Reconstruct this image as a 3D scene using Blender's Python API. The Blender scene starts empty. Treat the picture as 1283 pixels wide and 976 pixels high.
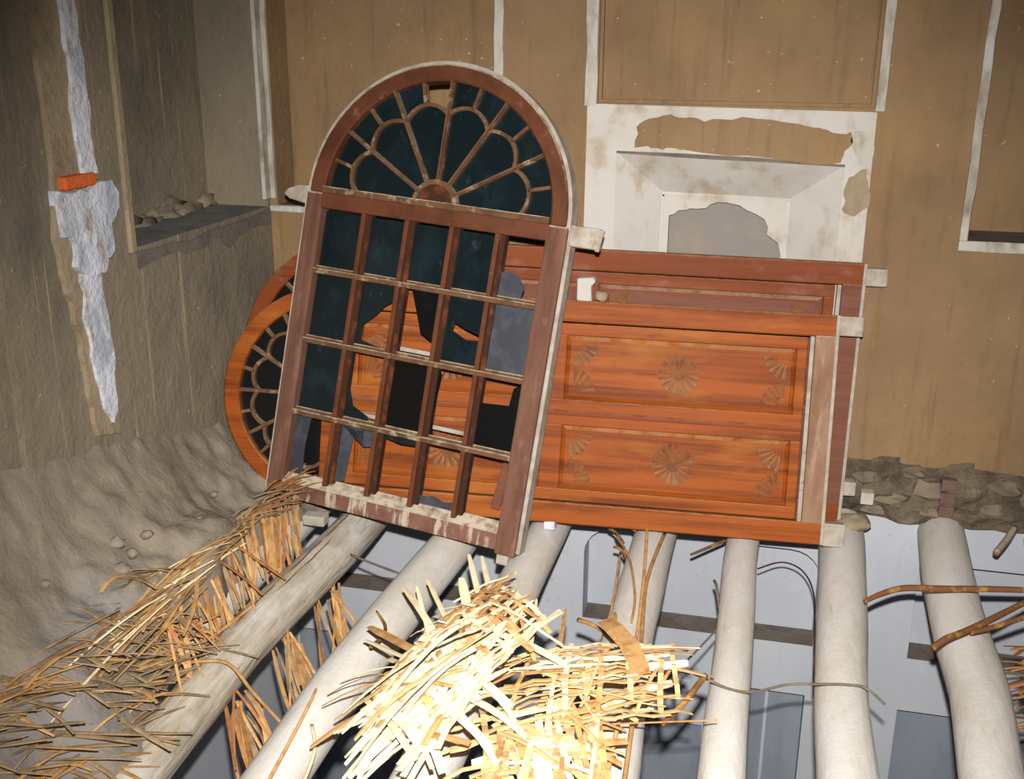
import bpy, math, random
from mathutils import Matrix, Vector, noise
from mathutils.geometry import tessellate_polygon

S = bpy.context.scene
COL = S.collection
rng = random.Random(7)

# ------------------------------------------------------------------ camera
EYE = Vector((0.0, -3.8, 1.6))
PITCH, ROLL, YAW = math.radians(17.9), math.radians(0.4), math.radians(13.5)
fw = Vector((-math.sin(YAW) * math.cos(PITCH), math.cos(YAW) * math.cos(PITCH), -math.sin(PITCH)))
r0 = Vector((math.cos(YAW), math.sin(YAW), 0))
u0 = r0.cross(fw)
cr = r0 * math.cos(ROLL) + u0 * math.sin(ROLL)
cu = -r0 * math.sin(ROLL) + u0 * math.cos(ROLL)
cam = bpy.data.objects.new('camera', bpy.data.cameras.new('camera'))
COL.objects.link(cam)
cam.data.sensor_width = 36
cam.data.lens = 1344 / 1283 * 36
cam.data.clip_start = 0.02
cam.matrix_world = Matrix(((cr.x, cu.x, -fw.x, EYE.x), (cr.y, cu.y, -fw.y, EYE.y), (cr.z, cu.z, -fw.z, EYE.z), (0, 0, 0, 1)))
S.camera = cam

# ------------------------------------------------------------------ light
w = bpy.data.worlds.new('world')
S.world = w
w.use_nodes = True
w.node_tree.nodes['Background'].inputs[0].default_value = (0.75, 0.8, 0.9, 1)
w.node_tree.nodes['Background'].inputs[1].default_value = 0.042
fl = bpy.data.lights.new('camera_flash', 'SPOT')
fl.energy = 840
fl.color = (1.0, 0.97, 0.93)
fl.shadow_soft_size = 0.02
fl.spot_size = math.radians(78)
fl.spot_blend = 1.0
flo = bpy.data.objects.new('camera_flash', fl)
COL.objects.link(flo)
flo.location = EYE + cu * 0.15 + cr * 0.01
flo.rotation_euler = (fw + cr * 0.06 - cu * 0.12).to_track_quat('-Z', 'Y').to_euler()
S.view_settings.view_transform = 'Standard'
S.view_settings.look = 'None'
S.view_settings.gamma = 1.0
S.view_settings.use_curve_mapping = False
S.view_settings.exposure = 0.0


# ------------------------------------------------------------------ helpers
def lin(r, g, b):
    f = lambda c: (c / 255 / 12.92) if c / 255 <= 0.04045 else ((c / 255 + 0.055) / 1.055) ** 2.4
    return (f(r), f(g), f(b), 1.0)


def put(name, verts, faces, mat=None, parent=None, smooth=False, bevel=0.0):
    me = bpy.data.meshes.new(name)
    me.from_pydata([tuple(v) for v in verts], [], faces)
    if smooth:
        me.polygons.foreach_set('use_smooth', [True] * len(me.polygons))
    mats = mat if isinstance(mat, (list, tuple)) else [mat]
    for m in mats:
        if m:
            me.materials.append(m)
    me.update()
    o = bpy.data.objects.new(name, me)
    COL.objects.link(o)
    if parent:
        o.parent = parent
    if bevel:
        b = o.modifiers.new('bevel', 'BEVEL')
        b.width = bevel
        b.segments = 2
        b.limit_method = 'ANGLE'
        b.angle_limit = math.radians(40)
    return o


def empty(name, mw=None, label=None, cat=None, group=None):
    o = bpy.data.objects.new(name, None)
    o.empty_display_size = 0.1
    COL.objects.link(o)
    if mw is not None:
        o.matrix_world = mw
    tag(o, label, cat, group)
    return o


def tag(o, label=None, cat=None, group=None, kind=None):
    if label: o['label'] = label
    if cat: o['category'] = cat
    if group: o['group'] = group
    if kind: o['kind'] = kind
    return o


class MB:
    """collects pieces of ONE part"""
    def __init__(s):
        s.v = []; s.f = []

    def add(s, v, f):
        n = len(s.v)
        s.v += [tuple(q) for q in v]
        s.f += [tuple(i + n for i in q) for q in f]
        return s

    def box(s, x0, x1, y0, y1, z0, z1):
        v = [(x, y, z) for z in (z0, z1) for y in (y0, y1) for x in (x0, x1)]
        return s.add(v, [(0, 2, 3, 1), (4, 5, 7, 6), (0, 1, 5, 4), (2, 6, 7, 3), (0, 4, 6, 2), (1, 3, 7, 5)])

    def bar(s, a, b, wd, dp, up=(0, 1, 0)):
        """rectangular bar a->b, width wd across, dp along up"""
        a = Vector(a); b = Vector(b); d = (b - a).normalized(); u = Vector(up)
        u = (u - d * u.dot(d)).normalized(); p = d.cross(u)
        v = []
        for q in (a, b):
            for i, j in ((-1, -1), (1, -1), (1, 1), (-1, 1)):
                v.append(q + p * wd / 2 * i + u * dp / 2 * j)
        return s.add(v, [(0, 1, 2, 3), (7, 6, 5, 4), (0, 4, 5, 1), (1, 5, 6, 2), (2, 6, 7, 3), (3, 7, 4, 0)])

    def tube(s, pts, rad, n=8, cap=True):
        pts = [Vector(p) for p in pts]
        if not isinstance(rad, (list, tuple)): rad = [rad] * len(pts)
        v = []; f = []
        ref = Vector((0.13, 0.21, 0.97))
        for i, p in enumerate(pts):
            d = (pts[min(i + 1, len(pts) - 1)] - pts[max(i - 1, 0)]).normalized()
            a = d.cross(ref)
            if a.length < 0.05: a = d.cross(Vector((1, 0, 0)))
            a.normalize(); b = a.cross(d)
            for k in range(n):
                t = 2 * math.pi * k / n
                v.append(p + (a * math.cos(t) + b * math.sin(t)) * rad[i])
        for i in range(len(pts) - 1):
            for k in range(n):
                f.append((i * n + k, i * n + (k + 1) % n, (i + 1) * n + (k + 1) % n, (i + 1) * n + k))
        if cap:
            f.append(tuple(range(n))[::-1]); f.append(tuple((len(pts) - 1) * n + k for k in range(n)))
        return s.add(v, f)

    def strip(s, pts, wd, th, nrm=(0, 0, 1), taper=(0.7, 0.5)):
        """flat reed blade following pts"""
        pts = [Vector(p) for p in pts]; n = len(pts); v = []; f = []
        for i, p in enumerate(pts):
            d = (pts[min(i + 1, n - 1)] - pts[max(i - 1, 0)]).normalized()
            u = Vector(nrm); u = (u - d * u.dot(d))
            if u.length < 1e-3: u = d.orthogonal()
            u.normalize(); q = d.cross(u)
            ww = wd / 2 * (taper[0] if i == 0 else taper[1] if i == n - 1 else 1.0)
            v += [p - q * ww, p + u * th / 2, p + q * ww, p - u * th / 2]
        for i in range(n - 1):
            for k in range(4):
                f.append((i * 4 + k, i * 4 + (k + 1) % 4, i * 4 + 4 + (k + 1) % 4, i * 4 + 4 + k))
        f += [(3, 2, 1, 0), (n * 4 - 4, n * 4 - 3, n * 4 - 2, n * 4 - 1)]
        return s.add(v, f)

    def prism(s, poly, y0, y1):
        """polygon in (x,z) extruded in y"""
        n = len(poly)
        v = [(p[0], y0, p[1]) for p in poly] + [(p[0], y1, p[1]) for p in poly]
        f = [tuple(range(n)), tuple(range(2 * n - 1, n - 1, -1))]
        f += [(i, i + n, (i + 1) % n + n, (i + 1) % n) for i in range(n)]
        return s.add(v, f)

    def ring(s, cx, cz, r0_, r1_, a0, a1, y0, y1, n=28):
        """flat arch between two radii, extruded in y"""
        v = []; f = []
        for i in range(n + 1):
            t = a0 + (a1 - a0) * i / n
            for r in (r0_, r1_):
                for y in (y0, y1):
                    v.append((cx + r * math.cos(t), y, cz + r * math.sin(t)))
        for i in range(n):
            b = i * 4; c = b + 4
            f += [(b, b + 2, c + 2, c), (b + 3, b + 1, c + 1, c + 3), (b + 2, b + 3, c + 3, c + 2), (b + 1, b, c, c + 1)]
        f += [(0, 1, 3, 2), (n * 4, n * 4 + 2, n * 4 + 3, n * 4 + 1)]
        return s.add(v, f)

    def lump(s, c, rx, ry, rz, seed, rough=0.3, n=5, m=7):
        v = []; f = []
        for i in range(n + 1):
            ph = math.pi * i / n
            for k in range(m):
                t = 2 * math.pi * k / m
                d = Vector((math.sin(ph) * math.cos(t), math.sin(ph) * math.sin(t), math.cos(ph)))
                q = 1 + rough * noise.noise(d * 1.7 + Vector((seed * 3.1, seed * 1.7, 0)))
                v.append((c[0] + d.x * rx * q, c[1] + d.y * ry * q, c[2] + d.z * rz * q))
        for i in range(n):
            for k in range(m):
                f.append((i * m + k, (i + 1) * m + k, (i + 1) * m + (k + 1) % m, i * m + (k + 1) % m))
        return s.add(v, f)

    def put(s, name, mat, parent=None, smooth=False, bevel=0.0):
        return put(name, s.v, s.f, mat, parent, smooth, bevel)


def flat_with_hole(outer, hole):
    ls = [[Vector((p[0], p[1], 0)) for p in outer], [Vector((p[0], p[1], 0)) for p in hole]]
    return list(outer) + list(hole), [tuple(t) for t in tessellate_polygon(ls)]


def interp(tab, x):
    tab = sorted(tab)
    if x <= tab[0][0]: return tab[0][1]
    for (a, b), (c, d) in zip(tab, tab[1:]):
        if x <= c: return b + (d - b) * (x - a) / (c - a)
    return tab[-1][1]


def frame(o, a, b):
    """matrix with x = a, z = b (made square), y = into the wall"""
    a = Vector(a).normalized(); b = Vector(b); b = (b - a * b.dot(a)).normalized(); n = b.cross(a)
    return Matrix(((a.x, n.x, b.x, o[0]), (a.y, n.y, b.y, o[1]), (a.z, n.z, b.z, o[2]), (0, 0, 0, 1)))


# ------------------------------------------------------------------ materials
def mat(name, base, rough=0.9, layers=(), bump=None, spec=0.2, rand=0.0, dust=None):
    """layers: (colour, scale xyz, detail, low, high, strength) noise masks in object space.
    dust: (colour, amount): settled dust on faces that look upward."""
    m = bpy.data.materials.new(name)
    m.use_nodes = True
    nt = m.node_tree; N = nt.nodes; L = nt.links
    p = N['Principled BSDF']
    p.inputs['Roughness'].default_value = rough
    p.inputs['Specular IOR Level'].default_value = spec
    tc = N.new('ShaderNodeTexCoord')
    cur = N.new('ShaderNodeRGB'); cur.outputs[0].default_value = base; cur = cur.outputs[0]

    def nz(scale, det):
        mp = N.new('ShaderNodeMapping'); mp.inputs['Scale'].default_value = scale
        L.new(tc.outputs['Object'], mp.inputs[0])
        t = N.new('ShaderNodeTexNoise'); t.inputs['Scale'].default_value = 1.0; t.inputs['Detail'].default_value = det
        t.inputs['Roughness'].default_value = 0.62
        L.new(mp.outputs[0], t.inputs[0])
        return t.outputs[0]

    def ramp(x, a, b):
        r = N.new('ShaderNodeMapRange'); r.inputs[1].default_value = a; r.inputs[2].default_value = b
        L.new(x, r.inputs[0]); return r.outputs[0]

    def mul(x, k):
        r = N.new('ShaderNodeMath'); r.operation = 'MULTIPLY'; L.new(x, r.inputs[0])
        if isinstance(k, float): r.inputs[1].default_value = k
        else: L.new(k, r.inputs[1])
        return r.outputs[0]

    def mix(fac, c):
        nonlocal cur
        x = N.new('ShaderNodeMix'); x.data_type = 'RGBA'
        L.new(fac, x.inputs[0]); L.new(cur, x.inputs[6])
        if isinstance(c, tuple): x.inputs[7].default_value = c
        else: L.new(c, x.inputs[7])
        cur = x.outputs[2]

    for c, sc, det, a, b, k in layers:
        mix(mul(ramp(nz(sc, det), a, b), k), c)
    if rand:
        oi = N.new('ShaderNodeObjectInfo')
        hs = N.new('ShaderNodeHueSaturation')
        L.new(ramp_out(N, L, oi.outputs['Random'], 1 - rand, 1 + rand), hs.inputs['Value'])
        L.new(cur, hs.inputs['Color']); cur = hs.outputs[0]
    if dust:
        g = N.new('ShaderNodeNewGeometry'); sp = N.new('ShaderNodeSeparateXYZ')
        L.new(g.outputs['Normal'], sp.inputs[0])
        mix(mul(mul(ramp(sp.outputs[2], 0.25, 0.75), ramp(nz((25, 25, 25), 4), 0.3, 0.55)), dust[1]), dust[0])
    L.new(cur, p.inputs['Base Color'])
    if bump:
        for i, (sc, det, st, dist) in enumerate(bump):
            b = N.new('ShaderNodeBump'); b.inputs['Strength'].default_value = st; b.inputs['Distance'].default_value = dist
            L.new(nz(sc, det), b.inputs['Height'])
            if i: L.new(last, b.inputs['Normal'])
            last = b.outputs[0]
        L.new(last, p.inputs['Normal'])
    return m


def ramp_out(N, L, x, a, b):
    r = N.new('ShaderNodeMapRange'); r.inputs[3].default_value = a; r.inputs[4].default_value = b
    L.new(x, r.inputs[0]); return r.outputs[0]


M = {}
M['mud_plaster'] = mat('mud_plaster', lin(142, 115, 85), 0.95, [
    (lin(112, 88, 64), (1.3, 1.3, 1.1), 5, 0.40, 0.70, 0.8),
    (lin(160, 130, 86), (3, 3, 2), 6, 0.48, 0.75, 0.6),
    (lin(92, 72, 54), (22, 22, 1.6), 5, 0.55, 0.75, 0.5),
    (lin(205, 180, 140), (48, 48, 40), 2, 0.70, 0.76, 0.65)],
    [((60, 60, 60), 6, 0.4, 0.01), ((9, 9, 9), 4, 0.3, 0.02)])
M['grey_plaster'] = mat('grey_plaster', lin(134, 122, 104), 0.95, [
    (lin(92, 88, 80), (1.6, 1.6, 1.2), 5, 0.42, 0.68, 0.8),
    (lin(146, 132, 108), (2.6, 2.6, 1.2), 6, 0.50, 0.75, 0.7),
    (lin(172, 156, 122), (14, 14, 1.0), 5, 0.60, 0.78, 0.5),
    (lin(186, 168, 130), (1, 30, 0.8), 3, 0.62, 0.70, 0.55),
    (lin(92, 88, 82), (1, 9, 0.7), 4, 0.55, 0.68, 0.4),
    (lin(200, 185, 160), (40, 40, 36), 2, 0.71, 0.77, 0.6)],
    [((55, 55, 55), 6, 0.4, 0.01), ((8, 8, 8), 4, 0.4, 0.03)])
M['white_plaster'] = mat('white_plaster', lin(194, 188, 180), 0.85, [
    (lin(168, 158, 142), (4, 4, 3), 5, 0.45, 0.75, 0.7),
    (lin(160, 140, 110), (8, 8, 6), 5, 0.53, 0.68, 0.6)], [((50, 50, 50), 5, 0.2, 0.006)])
M['bluish_plaster'] = mat('bluish_plaster', lin(216, 219, 230), 0.85, [
    (lin(166, 174, 186), (9, 12, 5), 5, 0.42, 0.60, 0.85),
    (lin(158, 142, 118), (14, 17, 6), 5, 0.54, 0.66, 0.85),
    (lin(236, 238, 244), (22, 22, 14), 4, 0.56, 0.68, 0.8)], [((40, 40, 40), 5, 0.6, 0.02)])
M['sill_dust'] = mat('sill_dust', lin(134, 132, 130), 0.95, [
    (lin(104, 104, 108), (7, 7, 7), 5, 0.45, 0.65, 0.7)], [((40, 40, 40), 5, 0.4, 0.01)])
M['beige_plaster'] = mat('beige_plaster', lin(158, 142, 116), 0.92, [
    (lin(120, 104, 84), (9, 9, 5), 5, 0.45, 0.7, 0.8)], [((40, 40, 40), 5, 0.5, 0.015)])
M['trim_white'] = mat('trim_white', lin(186, 180, 168), 0.85, [
    (lin(122, 104, 80), (12, 12, 5), 5, 0.45, 0.68, 0.8),
    (lin(210, 210, 210), (20, 20, 6), 4, 0.55, 0.7, 0.6)], [((50, 50, 50), 5, 0.3, 0.008)])
M['whitewash'] = mat('whitewash', lin(192, 195, 201), 0.8, [
    (lin(172, 176, 186), (1.7, 1.7, 1.3), 4, 0.42, 0.7, 0.7),
    (lin(158, 162, 172), (20, 20, 2.5), 5, 0.6, 0.75, 0.35),
    (lin(120, 112, 100), (30, 30, 30), 3, 0.68, 0.74, 0.4)], [((40, 40, 40), 4, 0.1, 0.005)])
M['door_paint'] = mat('door_paint', lin(146, 153, 162), 0.8, [
    (lin(122, 130, 144), (6, 6, 1.6), 5, 0.42, 0.68, 0.8)], [((40, 40, 40), 4, 0.1, 0.005)])
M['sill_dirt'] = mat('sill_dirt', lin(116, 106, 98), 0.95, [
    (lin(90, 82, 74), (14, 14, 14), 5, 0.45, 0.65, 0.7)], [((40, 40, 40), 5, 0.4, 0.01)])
M['niche_grey'] = mat('niche_grey', lin(140, 132, 126), 0.9, [
    (lin(158, 146, 122), (7, 7, 7), 4, 0.5, 0.7, 0.5)], [((40, 40, 40), 5, 0.3, 0.01)])
M['mud'] = mat('mud', lin(146, 135, 120), 0.97, [
    (lin(122, 110, 96), (4, 4, 4), 6, 0.42, 0.66, 0.8),
    (lin(166, 152, 128), (6, 6, 6), 6, 0.52, 0.74, 0.6),
    (lin(140, 140, 146), (1.6, 1.6, 1.6), 3, 0.52, 0.68, 0.6),
    (lin(112, 100, 86), (13, 13, 13), 5, 0.60, 0.70, 0.5),
    (lin(180, 158, 114), (45, 12, 30), 3, 0.64, 0.74, 0.5)],
    [((70, 70, 70), 8, 0.5, 0.006), ((14, 14, 14), 6, 0.5, 0.02)])
M['rubble'] = mat('rubble', lin(112, 99, 82), 0.97, [
    (lin(78, 68, 56), (9, 9, 12), 6, 0.42, 0.62, 0.9),
    (lin(138, 122, 102), (11, 11, 11), 6, 0.52, 0.72, 0.6)],
    [((60, 60, 60), 7, 0.7, 0.015), ((14, 14, 14), 5, 0.6, 0.04)])
M['stone'] = mat('stone', lin(128, 114, 96), 0.95, [
    (lin(98, 88, 76), (12, 12, 12), 5, 0.42, 0.66, 0.8)], [((50, 50, 50), 6, 0.5, 0.012)], rand=0.12)
M['red_brick'] = mat('red_brick', lin(116, 90, 82), 0.95, [
    (lin(100, 80, 74), (20, 20, 20), 5, 0.42, 0.66, 0.8)], [((50, 50, 50), 6, 0.5, 0.01)])
M['orange_brick'] = mat('orange_brick', lin(214, 100, 42), 0.9, [
    (lin(190, 120, 80), (24, 24, 24), 4, 0.5, 0.7, 0.7)], [((50, 50, 50), 6, 0.4, 0.01)])
M['log'] = mat('log', lin(217, 213, 206), 0.95, [
    (lin(190, 178, 158), (7, 3, 7), 5, 0.42, 0.70, 0.7),
    (lin(226, 222, 218), (12, 6, 12), 5, 0.5, 0.72, 0.7),
    (lin(164, 146, 120), (40, 6, 40), 4, 0.64, 0.76, 0.45)],
    [((40, 9, 40), 5, 0.35, 0.008), ((80, 80, 80), 5, 0.25, 0.005)])
M['split_log'] = mat('split_log', lin(196, 186, 168), 0.95, [
    (lin(152, 140, 120), (34, 3, 34), 5, 0.42, 0.66, 0.85),
    (lin(220, 216, 212), (10, 5, 10), 5, 0.48, 0.70, 0.8),
    (lin(120, 104, 84), (60, 3.5, 60), 4, 0.62, 0.72, 0.7)],
    [((46, 5, 46), 5, 0.7, 0.014), ((80, 80, 80), 5, 0.25, 0.005)])
M['orange_wood'] = mat('orange_wood', lin(150, 76, 26), 0.55, [
    (lin(100, 46, 16), (1.0, 9, 24), 6, 0.44, 0.62, 0.85),
    (lin(168, 102, 40), (2.2, 9, 7), 5, 0.52, 0.70, 0.7),
    (lin(134, 62, 22), (0.7, 9, 6), 4, 0.50, 0.62, 0.5),
    (lin(150, 108, 70), (9, 9, 9), 5, 0.64, 0.80, 0.35)],
    [((5, 60, 90), 5, 0.2, 0.004)], spec=0.12, dust=(lin(170, 142, 104), 0.5))
M['red_wood'] = mat('red_wood', lin(128, 66, 32), 0.55, [
    (lin(108, 54, 32), (1.1, 9, 26), 6, 0.42, 0.62, 0.85),
    (lin(142, 98, 82), (5, 6, 9), 5, 0.54, 0.70, 0.7)],
    [((5, 60, 90), 5, 0.2, 0.004)], spec=0.1, dust=(lin(170, 142, 112), 0.5))
M['pink_wood'] = mat('pink_wood', lin(120, 78, 62), 0.8, [
    (lin(102, 60, 44), (2, 8, 22), 5, 0.42, 0.66, 0.8)], [((6, 50, 80), 5, 0.2, 0.004)], dust=(lin(178, 150, 122), 0.6))
M['dusty_wood'] = mat('dusty_wood', lin(112, 78, 62), 0.8, [
    (lin(82, 52, 40), (16, 16, 2.2), 6, 0.42, 0.64, 0.8),
    (lin(148, 114, 100), (12, 12, 5), 5, 0.54, 0.74, 0.75)],
    [((60, 60, 7), 5, 0.3, 0.005)], dust=(lin(196, 178, 152), 0.95))
M['dirty_wood'] = mat('dirty_wood', lin(122, 86, 74), 0.85, [
    (lin(92, 60, 52), (9, 9, 9), 6, 0.42, 0.64, 0.8),
    (lin(186, 172, 152), (34, 12, 10), 5, 0.50, 0.62, 0.85)],
    [((60, 60, 60), 5, 0.4, 0.006)], dust=(lin(206, 192, 168), 0.95))
M['brown_wood'] = mat('brown_wood', lin(98, 56, 34), 0.7, [
    (lin(72, 40, 24), (7, 7, 7), 6, 0.42, 0.64, 0.8),
    (lin(140, 108, 84), (16, 16, 16), 5, 0.60, 0.76, 0.6)],
    [((50, 50, 30), 5, 0.3, 0.005)], dust=(lin(196, 178, 152), 0.9))
M['muntin_wood'] = mat('muntin_wood', lin(104, 74, 50), 0.75, [
    (lin(74, 48, 32), (12, 12, 12), 6, 0.42, 0.64, 0.8),
    (lin(186, 164, 132), (18, 18, 18), 5, 0.56, 0.70, 0.7)],
    [((50, 50, 30), 5, 0.3, 0.004)], dust=(lin(204, 188, 162), 0.95))
M['pale_wood'] = mat('pale_wood', lin(172, 163, 150), 0.85, [
    (lin(138, 122, 106), (14, 14, 14), 5, 0.42, 0.66, 0.8),
    (lin(112, 84, 66), (20, 20, 20), 5, 0.58, 0.72, 0.7)],
    [((50, 50, 50), 5, 0.3, 0.005)], dust=(lin(190, 182, 168), 0.7))
M['grey_wood'] = mat('grey_wood', lin(146, 112, 88), 0.85, [
    (lin(112, 80, 60), (14, 14, 4), 5, 0.42, 0.66, 0.8),
    (lin(172, 158, 140), (20, 20, 5), 5, 0.54, 0.70, 0.7)],
    [((50, 50, 12), 5, 0.3, 0.005)], dust=(lin(190, 182, 168), 0.7))
M['carved'] = mat('carved', lin(128, 78, 42), 0.7, [  # shading of the carved recesses is put into this darker wood colour
    (lin(84, 52, 32), (30, 30, 30), 4, 0.45, 0.65, 0.7)], [((60, 60, 60), 4, 0.2, 0.004)],
    dust=(lin(176, 150, 112), 0.9))
M['glass'] = mat('dark_glass', lin(16, 26, 30), 0.22, [
    (lin(30, 44, 50), (9, 9, 6), 5, 0.48, 0.72, 0.7),
    (lin(74, 78, 80), (22, 22, 16), 5, 0.64, 0.80, 0.5)], spec=0.5)
M['dusty_glass'] = mat('dusty_glass', lin(52, 54, 62), 0.5, [
    (lin(72, 78, 86), (14, 14, 12), 5, 0.46, 0.66, 0.8),
    (lin(44, 46, 50), (9, 9, 9), 5, 0.55, 0.75, 0.6)], spec=0.4)
M['black_glass'] = mat('black_glass', lin(9, 9, 10), 0.3, [
    (lin(26, 32, 36), (12, 12, 9), 5, 0.60, 0.78, 0.6)], spec=0.4)
M['straw'] = mat('pale_straw', lin(246, 230, 190), 0.7, [
    (lin(226, 194, 140), (30, 30, 30), 4, 0.5, 0.72, 0.7)], rand=0.16)
M['cream'] = mat('cream_straw', lin(214, 184, 134), 0.7, [
    (lin(180, 142, 92), (30, 30, 30), 4, 0.46, 0.68, 0.8)], rand=0.22)
M['golden'] = mat('golden_straw', lin(204, 160, 104), 0.7, [
    (lin(160, 108, 58), (26, 26, 26), 4, 0.45, 0.68, 0.8)], rand=0.25)
M['rust'] = mat('rust_straw', lin(180, 126, 78), 0.75, [
    (lin(136, 84, 46), (26, 26, 26), 4, 0.45, 0.68, 0.8)], rand=0.25)
M['muddy_straw'] = mat('muddy_straw', lin(170, 144, 108), 0.9, [
    (lin(124, 104, 80), (20, 20, 20), 4, 0.42, 0.62, 0.85)], rand=0.25)
M['bark'] = mat('bark', lin(120, 78, 48), 0.85, [
    (lin(206, 160, 84), (12, 12, 12), 4, 0.5, 0.66, 0.8)], [((60, 60, 60), 4, 0.3, 0.004)])
M['wood_and_shade'] = mat('dark_wood_and_shade', lin(58, 34, 22), 0.8, [(lin(120, 64, 34), (14, 14, 14), 4, 0.5, 0.7, 0.8)])  # dark wood of the hub; also painted shade beside mullions and under the door
M['twig'] = mat('twig', lin(104, 92, 80), 0.9, [
    (lin(140, 122, 100), (20, 20, 20), 4, 0.45, 0.7, 0.7)])


# ------------------------------------------------------------------ stepped walls
def stepped(name, us, vs, depth, tf, mat_of, mats):
    """a wall face made of rectangles at different depths, with the reveals between them"""
    V = []; F = []; MI = []

    def quad(pts, mi):
        n = len(V); V.extend(tf(*p) for p in pts); F.append((n, n + 1, n + 2, n + 3)); MI.append(mi)
    nu, nv = len(us) - 1, len(vs) - 1
    D = [[depth((us[i] + us[i + 1]) / 2, (vs[j] + vs[j + 1]) / 2) for j in range(nv)] for i in range(nu)]
    for i in range(nu):
        for j in range(nv):
            d = D[i][j]; a, b, c, e = us[i], us[i + 1], vs[j], vs[j + 1]
            if d is not None:
                quad([(a, c, d), (b, c, d), (b, e, d), (a, e, d)], mat_of((a + b) / 2, (c + e) / 2, d, 'face'))
            if i + 1 < nu and d is not None and D[i + 1][j] is not None and abs(D[i + 1][j] - d) > 1e-6:
                g = D[i + 1][j]
                quad([(b, c, d), (b, c, g), (b, e, g), (b, e, d)], mat_of(b, (c + e) / 2, max(d, g), 'side'))
            if j + 1 < nv and d is not None and D[i][j + 1] is not None and abs(D[i][j + 1] - d) > 1e-6:
                g = D[i][j + 1]
                quad([(a, e, d), (b, e, d), (b, e, g), (a, e, g)], mat_of((a + b) / 2, e, max(d, g), 'sill' if g > d else 'top'))
    o = put(name, V, F, [M[m] for m in mats])
    o.data.polygons.foreach_set('material_index', MI)
    tag(o, kind='structure')
    return o


XL = -1.87          # plane of the left wall
TOP = 2.7
# --- upper back wall with three tall recesses
RL, RC, RR = (-1.84, -0.985, 1.005), (-0.615, 0.303, 1.405), (0.64, 1.62, 0.984)
HOLE = (-0.541, 0.226, 0.50, 1.232)


def d_back(u, v):
    if HOLE[0] < u < HOLE[1] and HOLE[2] < v < HOLE[3]: return None
    if RL[0] < u < RL[1] and v > RL[2]: return 0.16
    if RC[0] < u < RC[1] and v > RC[2]: return 0.035
    if RR[0] < u < RR[1] and v > RR[2]: return 0.24
    return 0.0


wall_back = stepped('wall_back', [XL, RL[0], RL[1], RC[0], HOLE[0], HOLE[1], RC[1], RR[0], RR[1], 2.6],
                    [0.1, HOLE[2], RR[2], RL[2], HOLE[3], RC[2], TOP], d_back,
                    lambda u, v, d: (u, d, v), lambda u, v, d, k: 1 if k == 'sill' and d > 0.1 else 0, ['mud_plaster', 'sill_dirt'])

# --- left wall with one deep recess
NL = (-0.935, -0.02, 1.0)


def d_left(u, v):
    if NL[0] < u < NL[1] and v > NL[2]: return 0.25
    return 0.0


wall_left = stepped('wall_left', [-4.2, NL[0], NL[1], 0.0], [-0.03, NL[2], TOP], d_left,
                    lambda u, v, d: (XL - d, u, v), lambda u, v, d, k: 1 if k == 'sill' else 0, ['grey_plaster', 'sill_dust'])

# --- walls of the room below
NICHES = [(-1.86, -0.96), (-0.615, 0.285), (0.63, 1.53)]
LOWER = [(-1.86, -0.96, -0.83), (-0.40, -0.112, -1.03), (-0.03, 0.275, -0.825), (0.62, 1.5, -0.832)]


def d_low(u, v):
    for i, (a, b) in enumerate(NICHES):
        if a < u < b and -0.605 < v < -0.205: return 0.125
    for a, b, t in LOWER:
        if a < u < b and v < t: return 0.09 if t > -1 else 0.05
    if 0.139 < u < 0.15 and v < -0.855: return 0.10
    return 0.0


us = sorted({XL, 2.6} | {q for n in NICHES for q in n} | {q for n in LOWER for q in n[:2]})
vs = sorted({-2.9, -0.605, -0.205, -0.02} | {n[2] for n in LOWER})
wall_low = stepped('wall_lower', us, vs, d_low, lambda u, v, d: (u, d + 0.004, v),
                   lambda u, v, d, k: 1 if k == 'sill' else (2 if k == 'face' and v < -0.825 and d > 0.04 else 0), ['whitewash', 'sill_dirt', 'door_paint'])
# arched heads of the small niches: spandrels that round the two upper corners
for a, b in NICHES[:2]:
    for sgn, x in ((1, a), (-1, b)):
        pts = [(x, -0.205)] + [(x + sgn * 0.11 * (1 - math.sin(t)), -0.205 - 0.11 * (1 - math.cos(t))) for t in [i * math.pi / 12 for i in range(7)]]
        if sgn < 0: pts = pts[::-1]
        MB().prism(pts, 0.002, 0.128).put('spandrel', M['whitewash'], wall_low)
# recessed door panel lines in the middle lower opening
MB().box(0.128, 0.14, 0.084, 0.096, -2.9, -0.85).put('moulding', M['whitewash'], wall_low)
wall_ll = stepped('wall_left_lower', [-4.2, 0.0], [-2.9, -0.03], lambda u, v: 0.0, lambda u, v, d: (XL + 0.003 - d, u, v),
                  lambda *a: 0, ['whitewash'])
fl_low = MB().box(XL - 0.2, 2.6, -4.2, 0.3, -3.0, -2.9).put('floor_lower', M['mud'])
tag(fl_low, kind='structure')

# --- trims on the back wall
tn = [0]


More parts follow.
